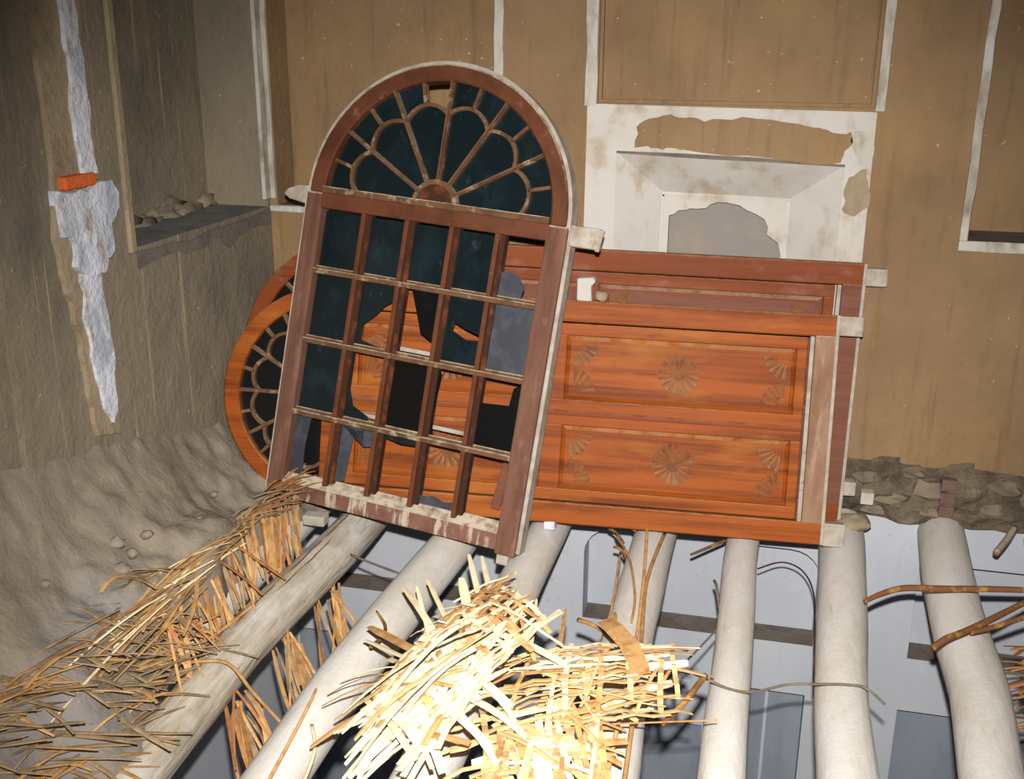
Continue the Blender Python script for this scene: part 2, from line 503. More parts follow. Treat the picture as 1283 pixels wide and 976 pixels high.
def trim(x0, x1, z0, z1, y0=-0.014, y1=0.004, m='trim_white'):
    tn[0] += 1
    # slightly uneven edges, like worn gypsum
    n = max(2, int((z1 - z0) / 0.09)); k = max(1, int((x1 - x0) / 0.12))
    V = []; F = []
    vert = (z1 - z0) > (x1 - x0)
    n = n if vert else k
    for i in range(n + 1):
        t = i / n
        j = lambda: rng.uniform(-0.0035, 0.0035)
        if vert:
            z = z0 + (z1 - z0) * t
            V += [(x0 + j(), y0, z), (x1 + j(), y0, z), (x1, y1, z), (x0, y1, z)]
        else:
            x = x0 + (x1 - x0) * t
            V += [(x, y0, z1 + j()), (x, y0, z0 + j()), (x, y1, z0), (x, y1, z1)]
    for i in range(n):
        for q in range(4):
            F.append((i * 4 + q, i * 4 + (q + 1) % 4, i * 4 + 4 + (q + 1) % 4, i * 4 + 4 + q))
    F += [(3, 2, 1, 0), (n * 4, n * 4 + 1, n * 4 + 2, n * 4 + 3)]
    return tag(put('trim_%d' % tn[0], V, F, M[m], bevel=0.003), kind='structure')


trim(-0.982, -0.950, 0.982, TOP)                    # right edge of the left recess
trim(XL + 0.002, -1.842, 1.03, TOP)                 # in the corner
trim(XL + 0.002, -0.950, 0.982, 1.006)              # under the left recess
trim(-0.658, -0.617, 1.395, TOP)                    # left of the centre panel
trim(0.305, 0.336, 1.395, TOP)                      # right of the centre panel
trim(0.612, 0.640, 0.986, TOP)                      # left edge of the right recess
trim(0.612, 1.66, 0.950, 0.985)                     # under the right recess
t_ = MB().box(XL - 0.004, XL + 0.012, -0.962, -0.932, 0.99, TOP).put('trim_8', M['beige_plaster'], bevel=0.004)
tag(t_, kind='structure')
t_ = MB().box(XL - 0.004, XL + 0.012, -0.06, -0.004, 1.03, TOP).put('trim_9', M['trim_white'], bevel=0.004)
tag(t_, kind='structure')
# fine shadow bead round the centre panel
b = MB()
b.box(-0.615, -0.603, 0.015, 0.036, 1.405, TOP); b.box(0.291, 0.303, 0.015, 0.036, 1.405, TOP); b.box(-0.603, 0.291, 0.015, 0.036, 1.405, 1.417)
tag(b.put('trim_10', M['mud_plaster']), kind='structure')

# --- white plaster niche between the recesses
OUT = [(-0.652, 0.44), (0.314, 0.44), (0.310, 1.393), (-0.648, 1.403)]
HO = [(HOLE[0], HOLE[2]), (HOLE[1], HOLE[2]), (HOLE[1], HOLE[3] - 0.012), (HOLE[0], HOLE[3] + 0.01)]
IN = [(-0.388, 0.60), (0.061, 0.60), (0.060, 1.088), (-0.386, 1.097)]
CUT = [(-0.359, 0.64), (0.043, 0.64), (0.043, 0.887), (0.032, 0.929), (0.010, 0.945), (-0.010, 0.958), (-0.008, 0.985), (-0.022, 1.012), (-0.05, 1.028),
       (-0.088, 1.043), (-0.112, 1.058), (-0.159, 1.066), (-0.19, 1.066), (-0.214, 1.057), (-0.228, 1.044), (-0.255, 1.040), (-0.285, 1.040), (-0.302, 1.033), (-0.326, 1.032), (-0.34, 1.018), (-0.359, 1.012)]
niche = bpy.data.objects.new('plaster_niche', None)
COL.objects.link(niche); tag(niche, kind='structure')
niche.parent = wall_back
ring_v, ring_f = flat_with_hole(OUT, HO)
V = [(x, -0.013, z) for x, z in ring_v]; F = [f for f in ring_f]
n = len(V); V += [(x, 0.003, z) for x, z in OUT]
F += [(i, (i + 1) % 4, n + (i + 1) % 4, n + i) for i in range(4)]
put('surround', V, F, M['white_plaster'], niche)
for i, nm in enumerate(('splay',) * 4):
    j = (i + 1) % 4
    put(nm, [(HO[i][0], -0.013, HO[i][1]), (HO[j][0], -0.013, HO[j][1]), (IN[j][0], 0.1, IN[j][1]), (IN[i][0], 0.1, IN[i][1])], [(0, 1, 2, 3)], M['white_plaster'], niche)
iv, if_ = flat_with_hole(IN, CUT)
V = [(x, 0.1, z) for x, z in iv]; F = list(if_); n = len(V); k = len(CUT)
V += [(x, 0.135, z) for x, z in CUT]
F += [(4 + i, 4 + (i + 1) % k, n + (i + 1) % k, n + i) for i in range(k)]
put('cusped_panel', V, F, M['white_plaster'], niche)
MB().box(-0.45, 0.13, 0.16, 0.17, 0.56, 1.14).put('niche_back', M['niche_grey'], niche)
put('dark_edge', [(-0.541, -0.0145, 1.246), (-0.30, -0.0145, 1.243), (-0.05, -0.0145, 1.236), (0.226, -0.0145, 1.222), (0.226, -0.0145, 1.214), (0.0, -0.0145, 1.222), (-0.25, -0.0145, 1.227), (-0.541, -0.0145, 1.238)],
    [(0, 1, 6, 7), (1, 2, 5, 6), (2, 3, 4, 5)], M['sill_dirt'], niche)  # thin dark strip along the upper edge of the niche opening
bd = MB()
bd.box(-0.384, -0.378, 0.094, 0.102, 0.6, 1.09); bd.box(0.050, 0.056, 0.094, 0.102, 0.6, 1.082); bd.box(-0.384, 0.056, 0.094, 0.102, 1.081, 1.087)
bd.put('bead', M['white_plaster'], niche)


def patch(name, pts, plane, depth, m, parent, seed=0, jit=0.008, sub=4):
    """irregular slab of plaster on a wall; pts in the wall plane"""
    P = []
    for i in range(len(pts)):
        a, b_ = pts[i], pts[(i + 1) % len(pts)]
        for q in range(sub):
            t = q / sub
            x, z = a[0] + (b_[0] - a[0]) * t, a[1] + (b_[1] - a[1]) * t
            v = Vector((x * 40 + seed, z * 40, seed * 3.3))
            P.append((x + jit * noise.noise(v), z + jit * noise.noise(v + Vector((9, 9, 9)))))
    tr = tessellate_polygon([[Vector((p[0], p[1], 0)) for p in P]])
    n = len(P)
    tf = (lambda x, z, d: (x, -d, z)) if plane == 'back' else (lambda x, z, d: (XL + d, x, z))
    V = [tf(x, z, depth) for x, z in P] + [tf(x, z, -0.002) for x, z in P]
    F = [tuple(t) for t in tr] + [(i, (i + 1) % n, (i + 1) % n + n, i + n) for i in range(n)]
    return put(name, V, F, m, parent)


# where the white coat fell off the surround and the brown plaster shows
patch('bare_patch', [(-0.475, 1.262), (-0.47, 1.345), (-0.43, 1.362), (-0.335, 1.368), (-0.25, 1.352), (-0.12, 1.362), (0.062, 1.352), (0.16, 1.332), (0.235, 1.325),
                     (0.25, 1.30), (0.215, 1.262), (0.215, 1.225), (-0.10, 1.240), (-0.30, 1.250), (-0.33, 1.268), (-0.40, 1.258)], 'back', 0.0155, M['mud_plaster'], wall_back, 1, 0.014)
patch('bare_patch', [(0.236, 1.06), (0.27, 1.05), (0.312, 1.09), (0.308, 1.17), (0.29, 1.21), (0.24, 1.185), (0.233, 1.12)], 'back', 0.0155, M['beige_plaster'], wall_back, 2, 0.012)
patch('bare_patch', [(0.27, 1.22), (0.31, 1.23), (0.31, 1.33), (0.25, 1.335), (0.235, 1.30)], 'back', 0.0155, M['trim_white'], wall_back, 3, 0.01)

# damaged strip on the left wall: beige coat, white core, a block of white plaster and one bare brick
patch('beige_coat', [(-1.20, TOP), (-1.285, TOP), (-1.285, 1.695), (-1.293, 1.502), (-1.286, 1.257), (-1.311, 1.112), (-1.305, 1.025), (-1.275, 0.907), (-1.262, 0.79), (-1.249, 0.668), (-1.23, 0.503),
                     (-1.121, 0.47), (-1.120, 0.6), (-1.12, 0.727), (-1.137, 0.852), (-1.112, 0.964), (-1.091, 1.031), (-1.07, 1.115), (-1.07, 1.24), (-1.094, 1.258), (-1.095, 1.411), (-1.092, 1.579), (-1.096, 1.702), (-1.10, TOP)],
      'left', 0.016, M['beige_plaster'], wall_left, 4, 0.012)
patch('white_core', [(-1.17, TOP), (-1.19, 1.7), (-1.185, 1.5), (-1.19, 1.35), (-1.17, 1.24), (-1.12, 1.24), (-1.12, 1.35), (-1.125, 1.5), (-1.13, 1.7), (-1.12, TOP)], 'left', 0.028, M['bluish_plaster'], wall_left, 5, 0.014)
patch('white_block', [(-1.300, 1.212), (-1.29, 1.10), (-1.255, 1.085), (-1.255, 0.99), (-1.20, 0.972), (-1.13, 0.968), (-1.115, 1.00), (-1.08, 1.03), (-1.08, 1.10), (-1.04, 1.13), (-1.035, 1.20), (-1.08, 1.225), (-1.18, 1.205)], 'left', 0.034, M['bluish_plaster'], wall_left, 6, 0.014)
patch('white_core', [(-1.235, 0.985), (-1.15, 0.975), (-1.14, 0.86), (-1.125, 0.70), (-1.14, 0.55), (-1.165, 0.52), (-1.20, 0.60), (-1.225, 0.74), (-1.235, 0.86)], 'left', 0.026, M['bluish_plaster'], wall_left, 7, 0.016)
o = MB().box(XL - 0.01, XL + 0.038, -1.275, -1.135, 1.216, 1.252).put('brick', M['orange_brick'], wall_left, bevel=0.006)
# grey smear of plaster below the recess
patch('grey_smear', [(-0.93, 0.99), (-0.5, 0.975), (-0.02, 0.985), (-0.02, 0.93), (-0.2, 0.95), (-0.34, 0.90), (-0.45, 0.955), (-0.6, 0.93), (-0.75, 0.955), (-0.92, 0.94)], 'left', 0.006, M['sill_dirt'], wall_left, 8, 0.02)
# crumbs of mud stuck along the back edge of the recess sill
cr_ = MB()
for i in range(16):
    y = -0.88 + i * 0.054 + rng.uniform(-0.02, 0.02)
    cr_.lump((XL - 0.245, y, 0.995), 0.035 + rng.uniform(0, 0.02), 0.09, rng.uniform(0.02, 0.06), i, 0.9, 6, 9)
tag(cr_.put('mud_crumbs', M['grey_plaster'], wall_left, True), kind='stuff')

# --- broken masonry band where the floor was torn out of the back wall
V = []; F = []
nx, nz_ = 110, 9
for i in range(nx + 1):
    x = XL + (2.6 - XL) * i / nx
    top = 0.205 + 0.022 * noise.noise(Vector((x * 5, 1.3, 0)))
    bot = -0.024 - 0.006 * (x - 0.4) + 0.008 * noise.noise(Vector((x * 8, 5.3, 0)))
    for j in range(nz_ + 1):
        t = j / nz_
        z = bot + (top - bot) * t
        y = -0.030 - 0.045 * noise.fractal(Vector((x * 6, z * 9, 2.0)), 1.0, 2.0, 4) - 0.012
        if j == nz_: y = 0.004
        if j == 0: y = min(y, -0.02)
        if t > 0.8: y += 0.03
        V.append((x, min(y, 0.004), z))
for i in range(nx):
    for j in range(nz_):
        a = i * (nz_ + 1) + j
        F.append((a, a + nz_ + 1, a + nz_ + 2, a + 1))
n0 = len(V)
for i in range(nx + 1):
    a = V[i * (nz_ + 1)]; V.append((a[0], 0.02, a[2]))
for i in range(nx): F.append((i * (nz_ + 1), n0 + i, n0 + i + 1, (i + 1) * (nz_ + 1)))
band = put('broken_masonry', V, F, M['rubble'], wall_back)
k = 0
for x, z, rx, rz in ((0.40, 0.13, 0.05, 0.03), (0.50, 0.06, 0.06, 0.035), (0.62, 0.10, 0.055, 0.04), (0.56, 0.165, 0.05, 0.022), (0.755, 0.11, 0.045, 0.035),
                     (0.83, 0.05, 0.055, 0.03), (0.87, 0.14, 0.06, 0.028), (0.96, 0.09, 0.05, 0.04), (0.44, 0.01, 0.05, 0.02), (0.63, 0.02, 0.04, 0.022), (1.05, 0.03, 0.06, 0.03)):
    k += 1
    MB().lump((x, -0.035, z), rx, 0.035, rz, k, 0.5).put('stone', M['stone'], wall_back, False)
for z in (0.035, 0.085, 0.135):
    MB().box(0.655, 0.708, -0.068, -0.02, z - 0.022, z + 0.02).put('brick', M['red_brick'], wall_back, bevel=0.006)

# ------------------------------------------------------------------ remains of the mud floor along the left wall
EDGE = [(0.1, -1.48), (-0.5, -1.56), (-0.84, -1.60), (-1.0, -1.555), (-1.29, -1.53), (-1.5, -1.56), (-1.64, -1.60), (-1.89, -1.52), (-2.12, -1.54), (-3.1, -1.50)]
ZE = [(0.1, 0.05), (-0.5, 0.05), (-0.84, 0.10), (-1.05, 0.16), (-1.3, 0.19), (-3.1, 0.19)]
ZW = [(0.1, 0.24), (-0.42, 0.27), (-0.65, 0.33), (-0.9, 0.40), (-1.11, 0.455), (-1.23, 0.47), (-1.44, 0.51), (-1.62, 0.585), (-2.2, 0.66), (-3.1, 0.7)]
SK = [(0.1, 0.05), (-0.95, 0.03), (-1.1, 0.01), (-1.45, 0.01), (-1.6, 0.10), (-1.75, 0.17), (-2.2, 0.17), (-3.1, 0.15)]
V = []; F = []
ny, nq, nsk = 150, 26, 8
for i in range(ny + 1):
    y = 0.06 - 3.0 * i / ny
    e = interp(EDGE, y) + 0.035 * noise.noise(Vector((0, y * 7, 3.0))); ze = interp(ZE, y); zw = interp(ZW, y); sk = interp(SK, y)
    for j in range(nq + 1):
        q = j / nq
        x = XL - 0.01 + (e - XL) * q
        z = ze + (zw - ze) * (1 - q) ** 1.7
        z += 0.035 * noise.fractal(Vector((x * 5, y * 5, 0.7)), 1.0, 2.0, 4) * (0.35 + q) + 0.016 * noise.noise(Vector((x * 24, y * 24, 4))) + 0.020 * noise.noise(Vector((x * 11, y * 11, 9)))
        V.append((x, y, z))
    for j in range(1, nsk + 1):
        q = j / nsk
        x = e + sk * q
        z = ze * (1 - q) ** 1.7 + 0.0 + 0.03 * noise.fractal(Vector((x * 9, y * 9, 1.7)), 1.0, 2.0, 3)
        if j == nsk: z -= 0.03
        V.append((x, y, z))
R_ = nq + nsk + 1
for i in range(ny):
    for j in range(R_ - 1):
        a = i * R_ + j
        F.append((a, a + R_, a + R_ + 1, a + 1))
floor = put('floor', V, F, M['mud'], smooth=True)
tag(floor, kind='structure')
for i in range(7):      # clods lying in the bank
    y = -rng.uniform(0.7, 2.1); e = interp(EDGE, y); q = rng.uniform(0.1, 0.9); r = rng.uniform(0.010, 0.022)
    x = XL + (e - XL) * q
    z = interp(ZE, y) + (interp(ZW, y) - interp(ZE, y)) * (1 - q) ** 1.7
    MB().lump((x, y, z - 0.004), r * 1.2, r, r * 0.8, i + 20, 0.6).put('clod', M['mud'], floor, True)

# ------------------------------------------------------------------ log beams
def wob(x, z, amp, seed, y0=0.12, y1=-3.3, n=26, pts=None):
    P = []
    for i in range(n + 1):
        y = y0 + (y1 - y0) * i / n
        xx = interp(pts, y) if pts else x
        P.append((xx + amp * noise.noise(Vector((seed, y * 1.3, 0))), y, z + amp * 0.7 * noise.noise(Vector((seed + 7, y * 1.4, 5)))))
    return P


def log(label, r, pts, seed, amp=0.012, m='log'):
    P = wob(0, -r, amp, seed, pts=pts)
    root = empty('log_beam', Matrix.Translation(P[0]), label, 'log', 'bare floor logs')
    o0 = Vector(P[0]); n = 18; V = []; F = []
    for i, p in enumerate(P):
        for k in range(n):
            t = 2 * math.pi * k / n
            rr = r * (1 + 0.05 * noise.noise(Vector((math.cos(t) * 1.2 + seed, math.sin(t) * 1.2, p[1] * 2.2))) + 0.02 * noise.noise(Vector((math.cos(t) * 4, math.sin(t) * 4 + seed, p[1] * 7))) + 0.05 * math.sin(p[1] * 1.6 + seed))
            V.append((p[0] + rr * math.cos(t) - o0.x, p[1] - o0.y, p[2] + rr * math.sin(t) - o0.z))
    for i in range(len(P) - 1):
        for k in range(n):
            F.append((i * n + k, i * n + (k + 1) % n, (i + 1) * n + (k + 1) % n, (i + 1) * n + k))
    put('trunk', V, F, M[m], root, True)
    for q, rev in ((0, True), (len(P) - 1, False)):
        ring = [V[q * n + k] for k in range(n)]
        put('cut_end', ring, [tuple(range(n))[::-1] if rev else tuple(range(n))], M['log'], root)
    return root, P


log('leftmost grey log, nearly hidden under reeds and the mud bank', 0.064, [(-3.3, -1.60), (-1.3, -1.575), (0.12, -1.60)], 1, 0.006)
l1, P1 = log('cracked grey log below the lower left corner of the arched window frame', 0.074, [(-3.3, -1.36), (-1.93, -1.375), (-1.29, -1.40), (-0.55, -1.365), (0.12, -1.36)], 2, 0.008, 'split_log')
# long drying cracks in the split log: dark thin wedges sunk into the skin
log('smooth pale log next to the cracked log, passing left of the torn straw heap', 0.072, [(-3.3, -1.03), (-1.45, -1.045), (-0.52, -0.995), (0.12, -0.98)], 3, 0.008)
log('pale log whose near half runs under the bright torn straw heap', 0.070, [(-3.3, -0.69), (-0.75, -0.70), (0.12, -0.685)], 4, 0.008)
log('log with long loose reeds lying along it, right of the bright straw heap', 0.078, [(-3.3, -0.27), (-1.65, -0.28), (-1.05, -0.315), (-0.32, -0.315), (0.12, -0.30)], 5, 0.010)
log('thinnest log, ending under the right half of the orange panelled door', 0.058, [(-3.3, -0.01), (-0.88, -0.01), (0.12, 0.01)], 6, 0.014)
log('thick straight log meeting the lower right corner of the panelled door', 0.077, [(-3.3, 0.27), (-1.2, 0.288), (-0.75, 0.306), (-0.18, 0.335), (0.12, 0.34)], 7, 0.006)
log('crooked log at the right with two brown branches lying across it', 0.079, [(-3.3, 0.56), (-1.43, 0.618), (-1.02, 0.650), (-0.76, 0.650), (-0.38, 0.662), (0.04, 0.690), (0.12, 0.695)], 8, 0.008)
log('rightmost log, only its edge showing at the right border', 0.07, [(-3.3, 0.98), (0.12, 1.035)], 9, 0.008)
# the cracks of the split log
for dx, ya, yb, sd in ((-0.008, -0.45, -1.35, 1), (0.018, -0.75, -1.12, 2), (-0.03, -1.2, -1.75, 3)):
    c = MB(); pp = []
    for i in range(15):
        y = ya + (yb - ya) * i / 14
        x = interp([(p[1], p[0]) for p in P1], y) + dx + 0.006 * noise.noise(Vector((sd * 5, y * 14, 0)))
        zc = interp([(p[1], p[2]) for p in P1], y)
        rr = interp([(p[1], 0.074 * (1 + 0.05 * math.sin(p[1] * 1.6 + 2))) for p in P1], y)
        pp.append(Vector((x, y, zc + math.sqrt(max(1e-4, rr * rr - dx * dx)) + 0.0015)) - l1.location)
    c.strip(pp, 0.006, 0.003, (0, 0, 1), (0.2, 0.2)).put('crack', M['bark'], l1)

# ------------------------------------------------------------------ fan-shaped tracery used by all arched frames
def fanlight(root, cx, cz, R, rot_, wood, glass, missing=(), y0=0.012, dp=0.03, hub=True, hubm=None, odd=()):
    """tracery of a half-round light: spokes, a scalloped ring, short struts to the rim, one pane per cell"""
    A = lambda t: (math.cos(t + rot_), math.sin(t + rot_))
    P = lambda r, t: (cx + r * A(t)[0], cz + r * A(t)[1])
    k = R / 0.414
    rh = 0.085 * k
    ym = y0 + dp / 2
    sect = math.pi / 6

    def rr(t):
        q = (t % sect) / sect
        return (0.306 + 0.036 * math.sin(math.pi * q) ** 0.85) * k
    # glazing bars
    for i in range(1, 6):
        t = i * sect
        for a, b_ in ((rh * 0.95, rr(t)), (rr(t), R + 0.004)):
            p, q = P(a, t), P(b_, t)
            bm_ = MB().bar((p[0], ym, p[1]), (q[0], ym, q[1]), 0.013, dp, (0, 1, 0))
            bm_.bar((p[0], y0 - 0.004, p[1]), (q[0], y0 - 0.004, q[1]), 0.007, 0.010, (0, 1, 0))
            bm_.put('spoke' if a < rr(t) - 1e-6 else 'strut', wood, root)
    for i in range(6):
        t = (i + 0.5) * sect
        p, q = P(rr(t), t), P(R + 0.004, t)
        MB().bar((p[0], ym, p[1]), (q[0], ym, q[1]), 0.011, dp).put('strut', wood, root)
        c = MB()
        n = 8
        for j in range(n):
            ta, tb = (i + j / n) * sect, (i + (j + 1) / n) * sect
            if i == 0 and j == 0: ta += 0.0
            p, q = P(rr(ta + 1e-5), ta), P(rr(tb - 1e-5), tb)
            c.bar((p[0], ym, p[1]), (q[0], ym, q[1]), 0.012, dp)
        c.put('scallop_bar', wood, root)
    if hub:
        h = MB()
        h.ring(cx, cz, 0.004, rh * 0.80, rot_ + 0.02, rot_ + math.pi - 0.02, y0 + 0.004, y0 + dp, 16)
        h.put('hub', hubm or wood, root)
        h = MB()
        h.ring(cx, cz, rh * 0.80, rh, rot_ + 0.02, rot_ + math.pi - 0.02, y0 - 0.006, y0 + dp, 18)
        h.put('hub_rim', wood, root)
    # panes
    yg0, yg1 = y0 + dp * 0.55, y0 + dp * 0.55 + 0.004
    c = 0
    for i in range(6):
        poly = [P(rh, i * sect + 0.0)] + [P(rr(i * sect + sect * j / 8 * 0.9999 + 1e-5), i * sect + sect * j / 8) for j in range(9)] + [P(rh, (i + 1) * sect), P(rh, (i + 0.5) * sect)]
        if ('p', i) not in missing:
            MB().prism(poly, yg0, yg1).put('pane', odd and M['dusty_glass'] if ('p', i) in odd else glass, root)
        for hlf in (0, 1):
            t0 = (i + hlf * 0.5) * sect; t1 = t0 + sect / 2
            poly = [P(rr(t0 + 1e-5 + (t1 - t0 - 2e-5) * j / 4), t0 + (t1 - t0) * j / 4) for j in range(5)] + [P(R + 0.002, t1 - (t1 - t0) * j / 4) for j in range(5)]
            if ('r', i * 2 + hlf) not in missing:
                MB().prism(poly, yg0, yg1).put('pane', glass, root)


# ------------------------------------------------------------------ the arched window frame standing in front
mwA = frame((-1.661, -0.608, 0.085), (0.9878, -0.1401, -0.0681), (0.1004, 0.2382, 0.966))
A = empty('arched_window', mwA, 'dusty brown arched window frame with a grid of broken dark panes, leaning upright in front', 'window frame')
A['kind'] = 'thing'
WA, HA, TH = 0.948, 1.066, 0.058
SW = 0.062
MB().box(0, SW, 0, TH, 0.0, HA).put('stile', M['dusty_wood'], A, bevel=0.006)
MB().box(WA - SW - 0.008, WA, 0, TH, -0.012, HA).put('stile', M['dusty_wood'], A, bevel=0.006)
MB().box(WA - 0.062, WA - 0.02, 0.006, TH - 0.004, -0.045, -0.006).put('stile_foot', M['pale_wood'], A, bevel=0.005)
o = MB().ring(WA / 2, HA, WA / 2 - SW, WA / 2 - 0.008, 0, math.pi, 0, TH, 40).put('arch', M['brown_wood'], A)
o.modifiers.new('bevel', 'BEVEL').width = 0.005
MB().ring(WA / 2, HA, WA / 2 - 0.0095, WA / 2 + 0.004, -0.02, math.pi + 0.02, 0.010, TH + 0.012, 40).put('outer_moulding', M['pale_wood'], A)
MB().box(WA, WA + 0.014, 0.012, TH + 0.01, 0.0, HA).put('outer_moulding', M['pale_wood'], A, bevel=0.003)
MB().box(-0.007, 0.0015, 0.006, TH, 0.0, HA).put('outer_moulding', M['pale_wood'], A, bevel=0.002)
MB().box(SW - 0.002, WA - SW, 0.004, TH - 0.002, 0.0, 0.058).put('bottom_rail', M['dirty_wood'], A, bevel=0.004)
# weathered sloping lip on the bottom rail
v = [(SW, -0.004, 0.056), (WA - SW - 0.008, -0.004, 0.056), (WA - SW - 0.008, 0.045, 0.088), (SW, 0.045, 0.088), (SW, 0.045, 0.05), (WA - SW - 0.008, 0.045, 0.05)]
put('weather_lip', v, [(0, 1, 2, 3), (3, 2, 5, 4), (0, 4, 5, 1), (0, 3, 4), (1, 5, 2)], M['dirty_wood'], A)
TZ0, TZ1 = 1.014, 1.084
MB().box(SW - 0.004, WA - SW, -0.002, TH - 0.004, TZ0, TZ1).put('transom', M['brown_wood'], A, bevel=0.005)
MB().box(SW, WA - SW, -0.014, 0.006, TZ1 - 0.018, TZ1 + 0.004).put('transom_lip', M['muntin_wood'], A, bevel=0.003)
v0 = MB()
v0.box(WA + 0.006, WA + 0.105, 0.004, 0.05, 1.008, 1.075)
v0.put('transom_horn', M['pale_wood'], A, bevel=0.006)
MB().bar((WA + 0.106, 0.0, 1.003), (WA + 0.114, 0.0, 1.07), 0.012, 0.012).put('peg', M['pale_wood'], A)
MB().prism([(-0.10, 1.045), (-0.075, 1.03), (-0.004, 1.02), (-0.004, 1.085), (-0.05, 1.08), (-0.085, 1.065)], 0.01, 0.045).put('transom_horn', M['pale_wood'], A, bevel=0.005)
fanlight(A, WA / 2, 1.078, WA / 2 - SW - 0.012, 0.0, M['muntin_wood'], M['glass'], missing=(('r', 6),), hubm=M['wood_and_shade'])
# glazing bars of the lower light: 5 columns x 4 rows
gx0, gx1, gz0, gz1 = SW, WA - SW - 0.008, 0.080, TZ0
XS = [0.205, 0.362, 0.530, 0.695]
XS = [gx0 + (gx1 - gx0) * i / 5 for i in range(1, 5)]
ZS = [0.3046, 0.5585, 0.8007]
for x in XS:
    m_ = MB().box(x - 0.008, x + 0.008, 0.002, 0.050, 0.070, gz1 + 0.004)
    mu = m_.put('mullion', M['brown_wood'], A, bevel=0.0025)
    MB().box(x + 0.0085, x + 0.024, 0.022, 0.050, 0.080, gz1).put('shaded_rebate', M['wood_and_shade'], mu)  # dark strips beside each mullion paint in its unlit side and gap
    MB().box(x - 0.014, x - 0.0085, 0.028, 0.050, 0.080, gz1).put('shaded_rebate', M['wood_and_shade'], mu)
for z in ZS:
    m_ = MB()
    m_.box(gx0 - 0.002, gx1 + 0.002, 0.000, 0.046, z - 0.009, z + 0.009)
    m_.box(gx0 - 0.002, gx1 + 0.002, 0.024, 0.048, z + 0.009, z + 0.018)
    m_.put('glazing_bar', M['muntin_wood'], A, bevel=0.0025)
cols = [gx0] + XS + [gx1]
rows = [gz0] + ZS + [gz1]


def pane(c, r, poly=None, m='glass'):
    """poly in 0..1 of the cell; None = whole pane"""
    a, b_ = cols[c] + 0.006, cols[c + 1] - 0.006
    z0, z1 = rows[r] + 0.006, rows[r + 1] - 0.006
    poly = poly or [(0, 0), (1, 0), (1, 1), (0, 1)]
    MB().prism([(a + (b_ - a) * x, z0 + (z1 - z0) * z) for x, z in poly], 0.030, 0.0335).put('pane', M[m], A)


# row 3 = top
for c in range(4): pane(c, 3)
pane(4, 3, [(0, 0), (0.62, 0), (0.70, 0.25), (0.5, 0.42), (0.2, 0.46), (0, 0.40)], 'dusty_glass')
pane(0, 2)
pane(1, 2, [(0, 1), (1, 1), (1, 0.80), (0.72, 0.66), (0.55, 0.52), (0.28, 0.36), (0.25, 0.12), (1, 0.02), (1, 0), (0, 0)])
pane(2, 2, [(0.25, 1), (1, 1), (1, 0.25), (0.62, 0.38), (0.42, 0.72)], 'black_glass')
pane(2, 2, [(0, 0.86), (0.10, 0.60), (0.14, 0.2), (0, 0.05)], 'black_glass')
pane(3, 2, [(0, 1), (1, 1), (1, 0.48), (0.6, 0.55), (0.32, 0.62), (0.28, 0.50), (0.62, 0.40), (1, 0.42), (1, 0), (0, 0)])
pane(4, 2, None, 'dusty_glass')
pane(0, 1)
pane(1, 1, [(0, 1), (0.16, 1), (0.14, 0.5), (0.30, 0.22), (0.72, 0.10), (0.75, 0), (0, 0)])
pane(2, 1, None, 'black_glass')
pane(3, 1, [(0, 1), (0.20, 0.9), (0.12, 0.3), (0.2, 0.05), (0, 0)], 'black_glass')
pane(4, 1, [(0, 0), (1, 0), (1, 0.98), (0.82, 0.90), (0.78, 0.66), (0, 0.62)], 'black_glass')
pane(0, 0, [(0, 0), (0.34, 0), (0.30, 0.5), (0.38, 1), (0, 1)], 'dusty_glass')
pane(1, 0, [(0, 0), (0.36, 0.06), (0.40, 0.5), (0.45, 0.92), (0.98, 1), (0.98, 0.72), (0.72, 0.68), (0.66, 0.98), (0, 1)], 'dusty_glass')
pane(2, 0, [(0, 0.98), (0.9, 1), (0.92, 0.88), (0.55, 0.86), (0.06, 0.92)], 'glass')
pane(3, 0, [(0, 0), (1, 0), (1, 0.14), (0.7, 0.10), (0.45, 0.16), (0.2, 0.12), (0, 0.2)], 'dusty_glass')
# a second, inner catch rail still holding in a few rows
for c, r in ((2, 1), (3, 1)):
    pass
for c, z in ((2, 0.585), (3, 0.583), (3, 0.86), (1, 0.335), (3, 0.345)):
    MB().box(cols[c] + 0.02, cols[c + 1] - 0.012, 0.05, 0.066, z - 0.006, z + 0.008).put('glazing_bead', M['pale_wood'], A, bevel=0.002)


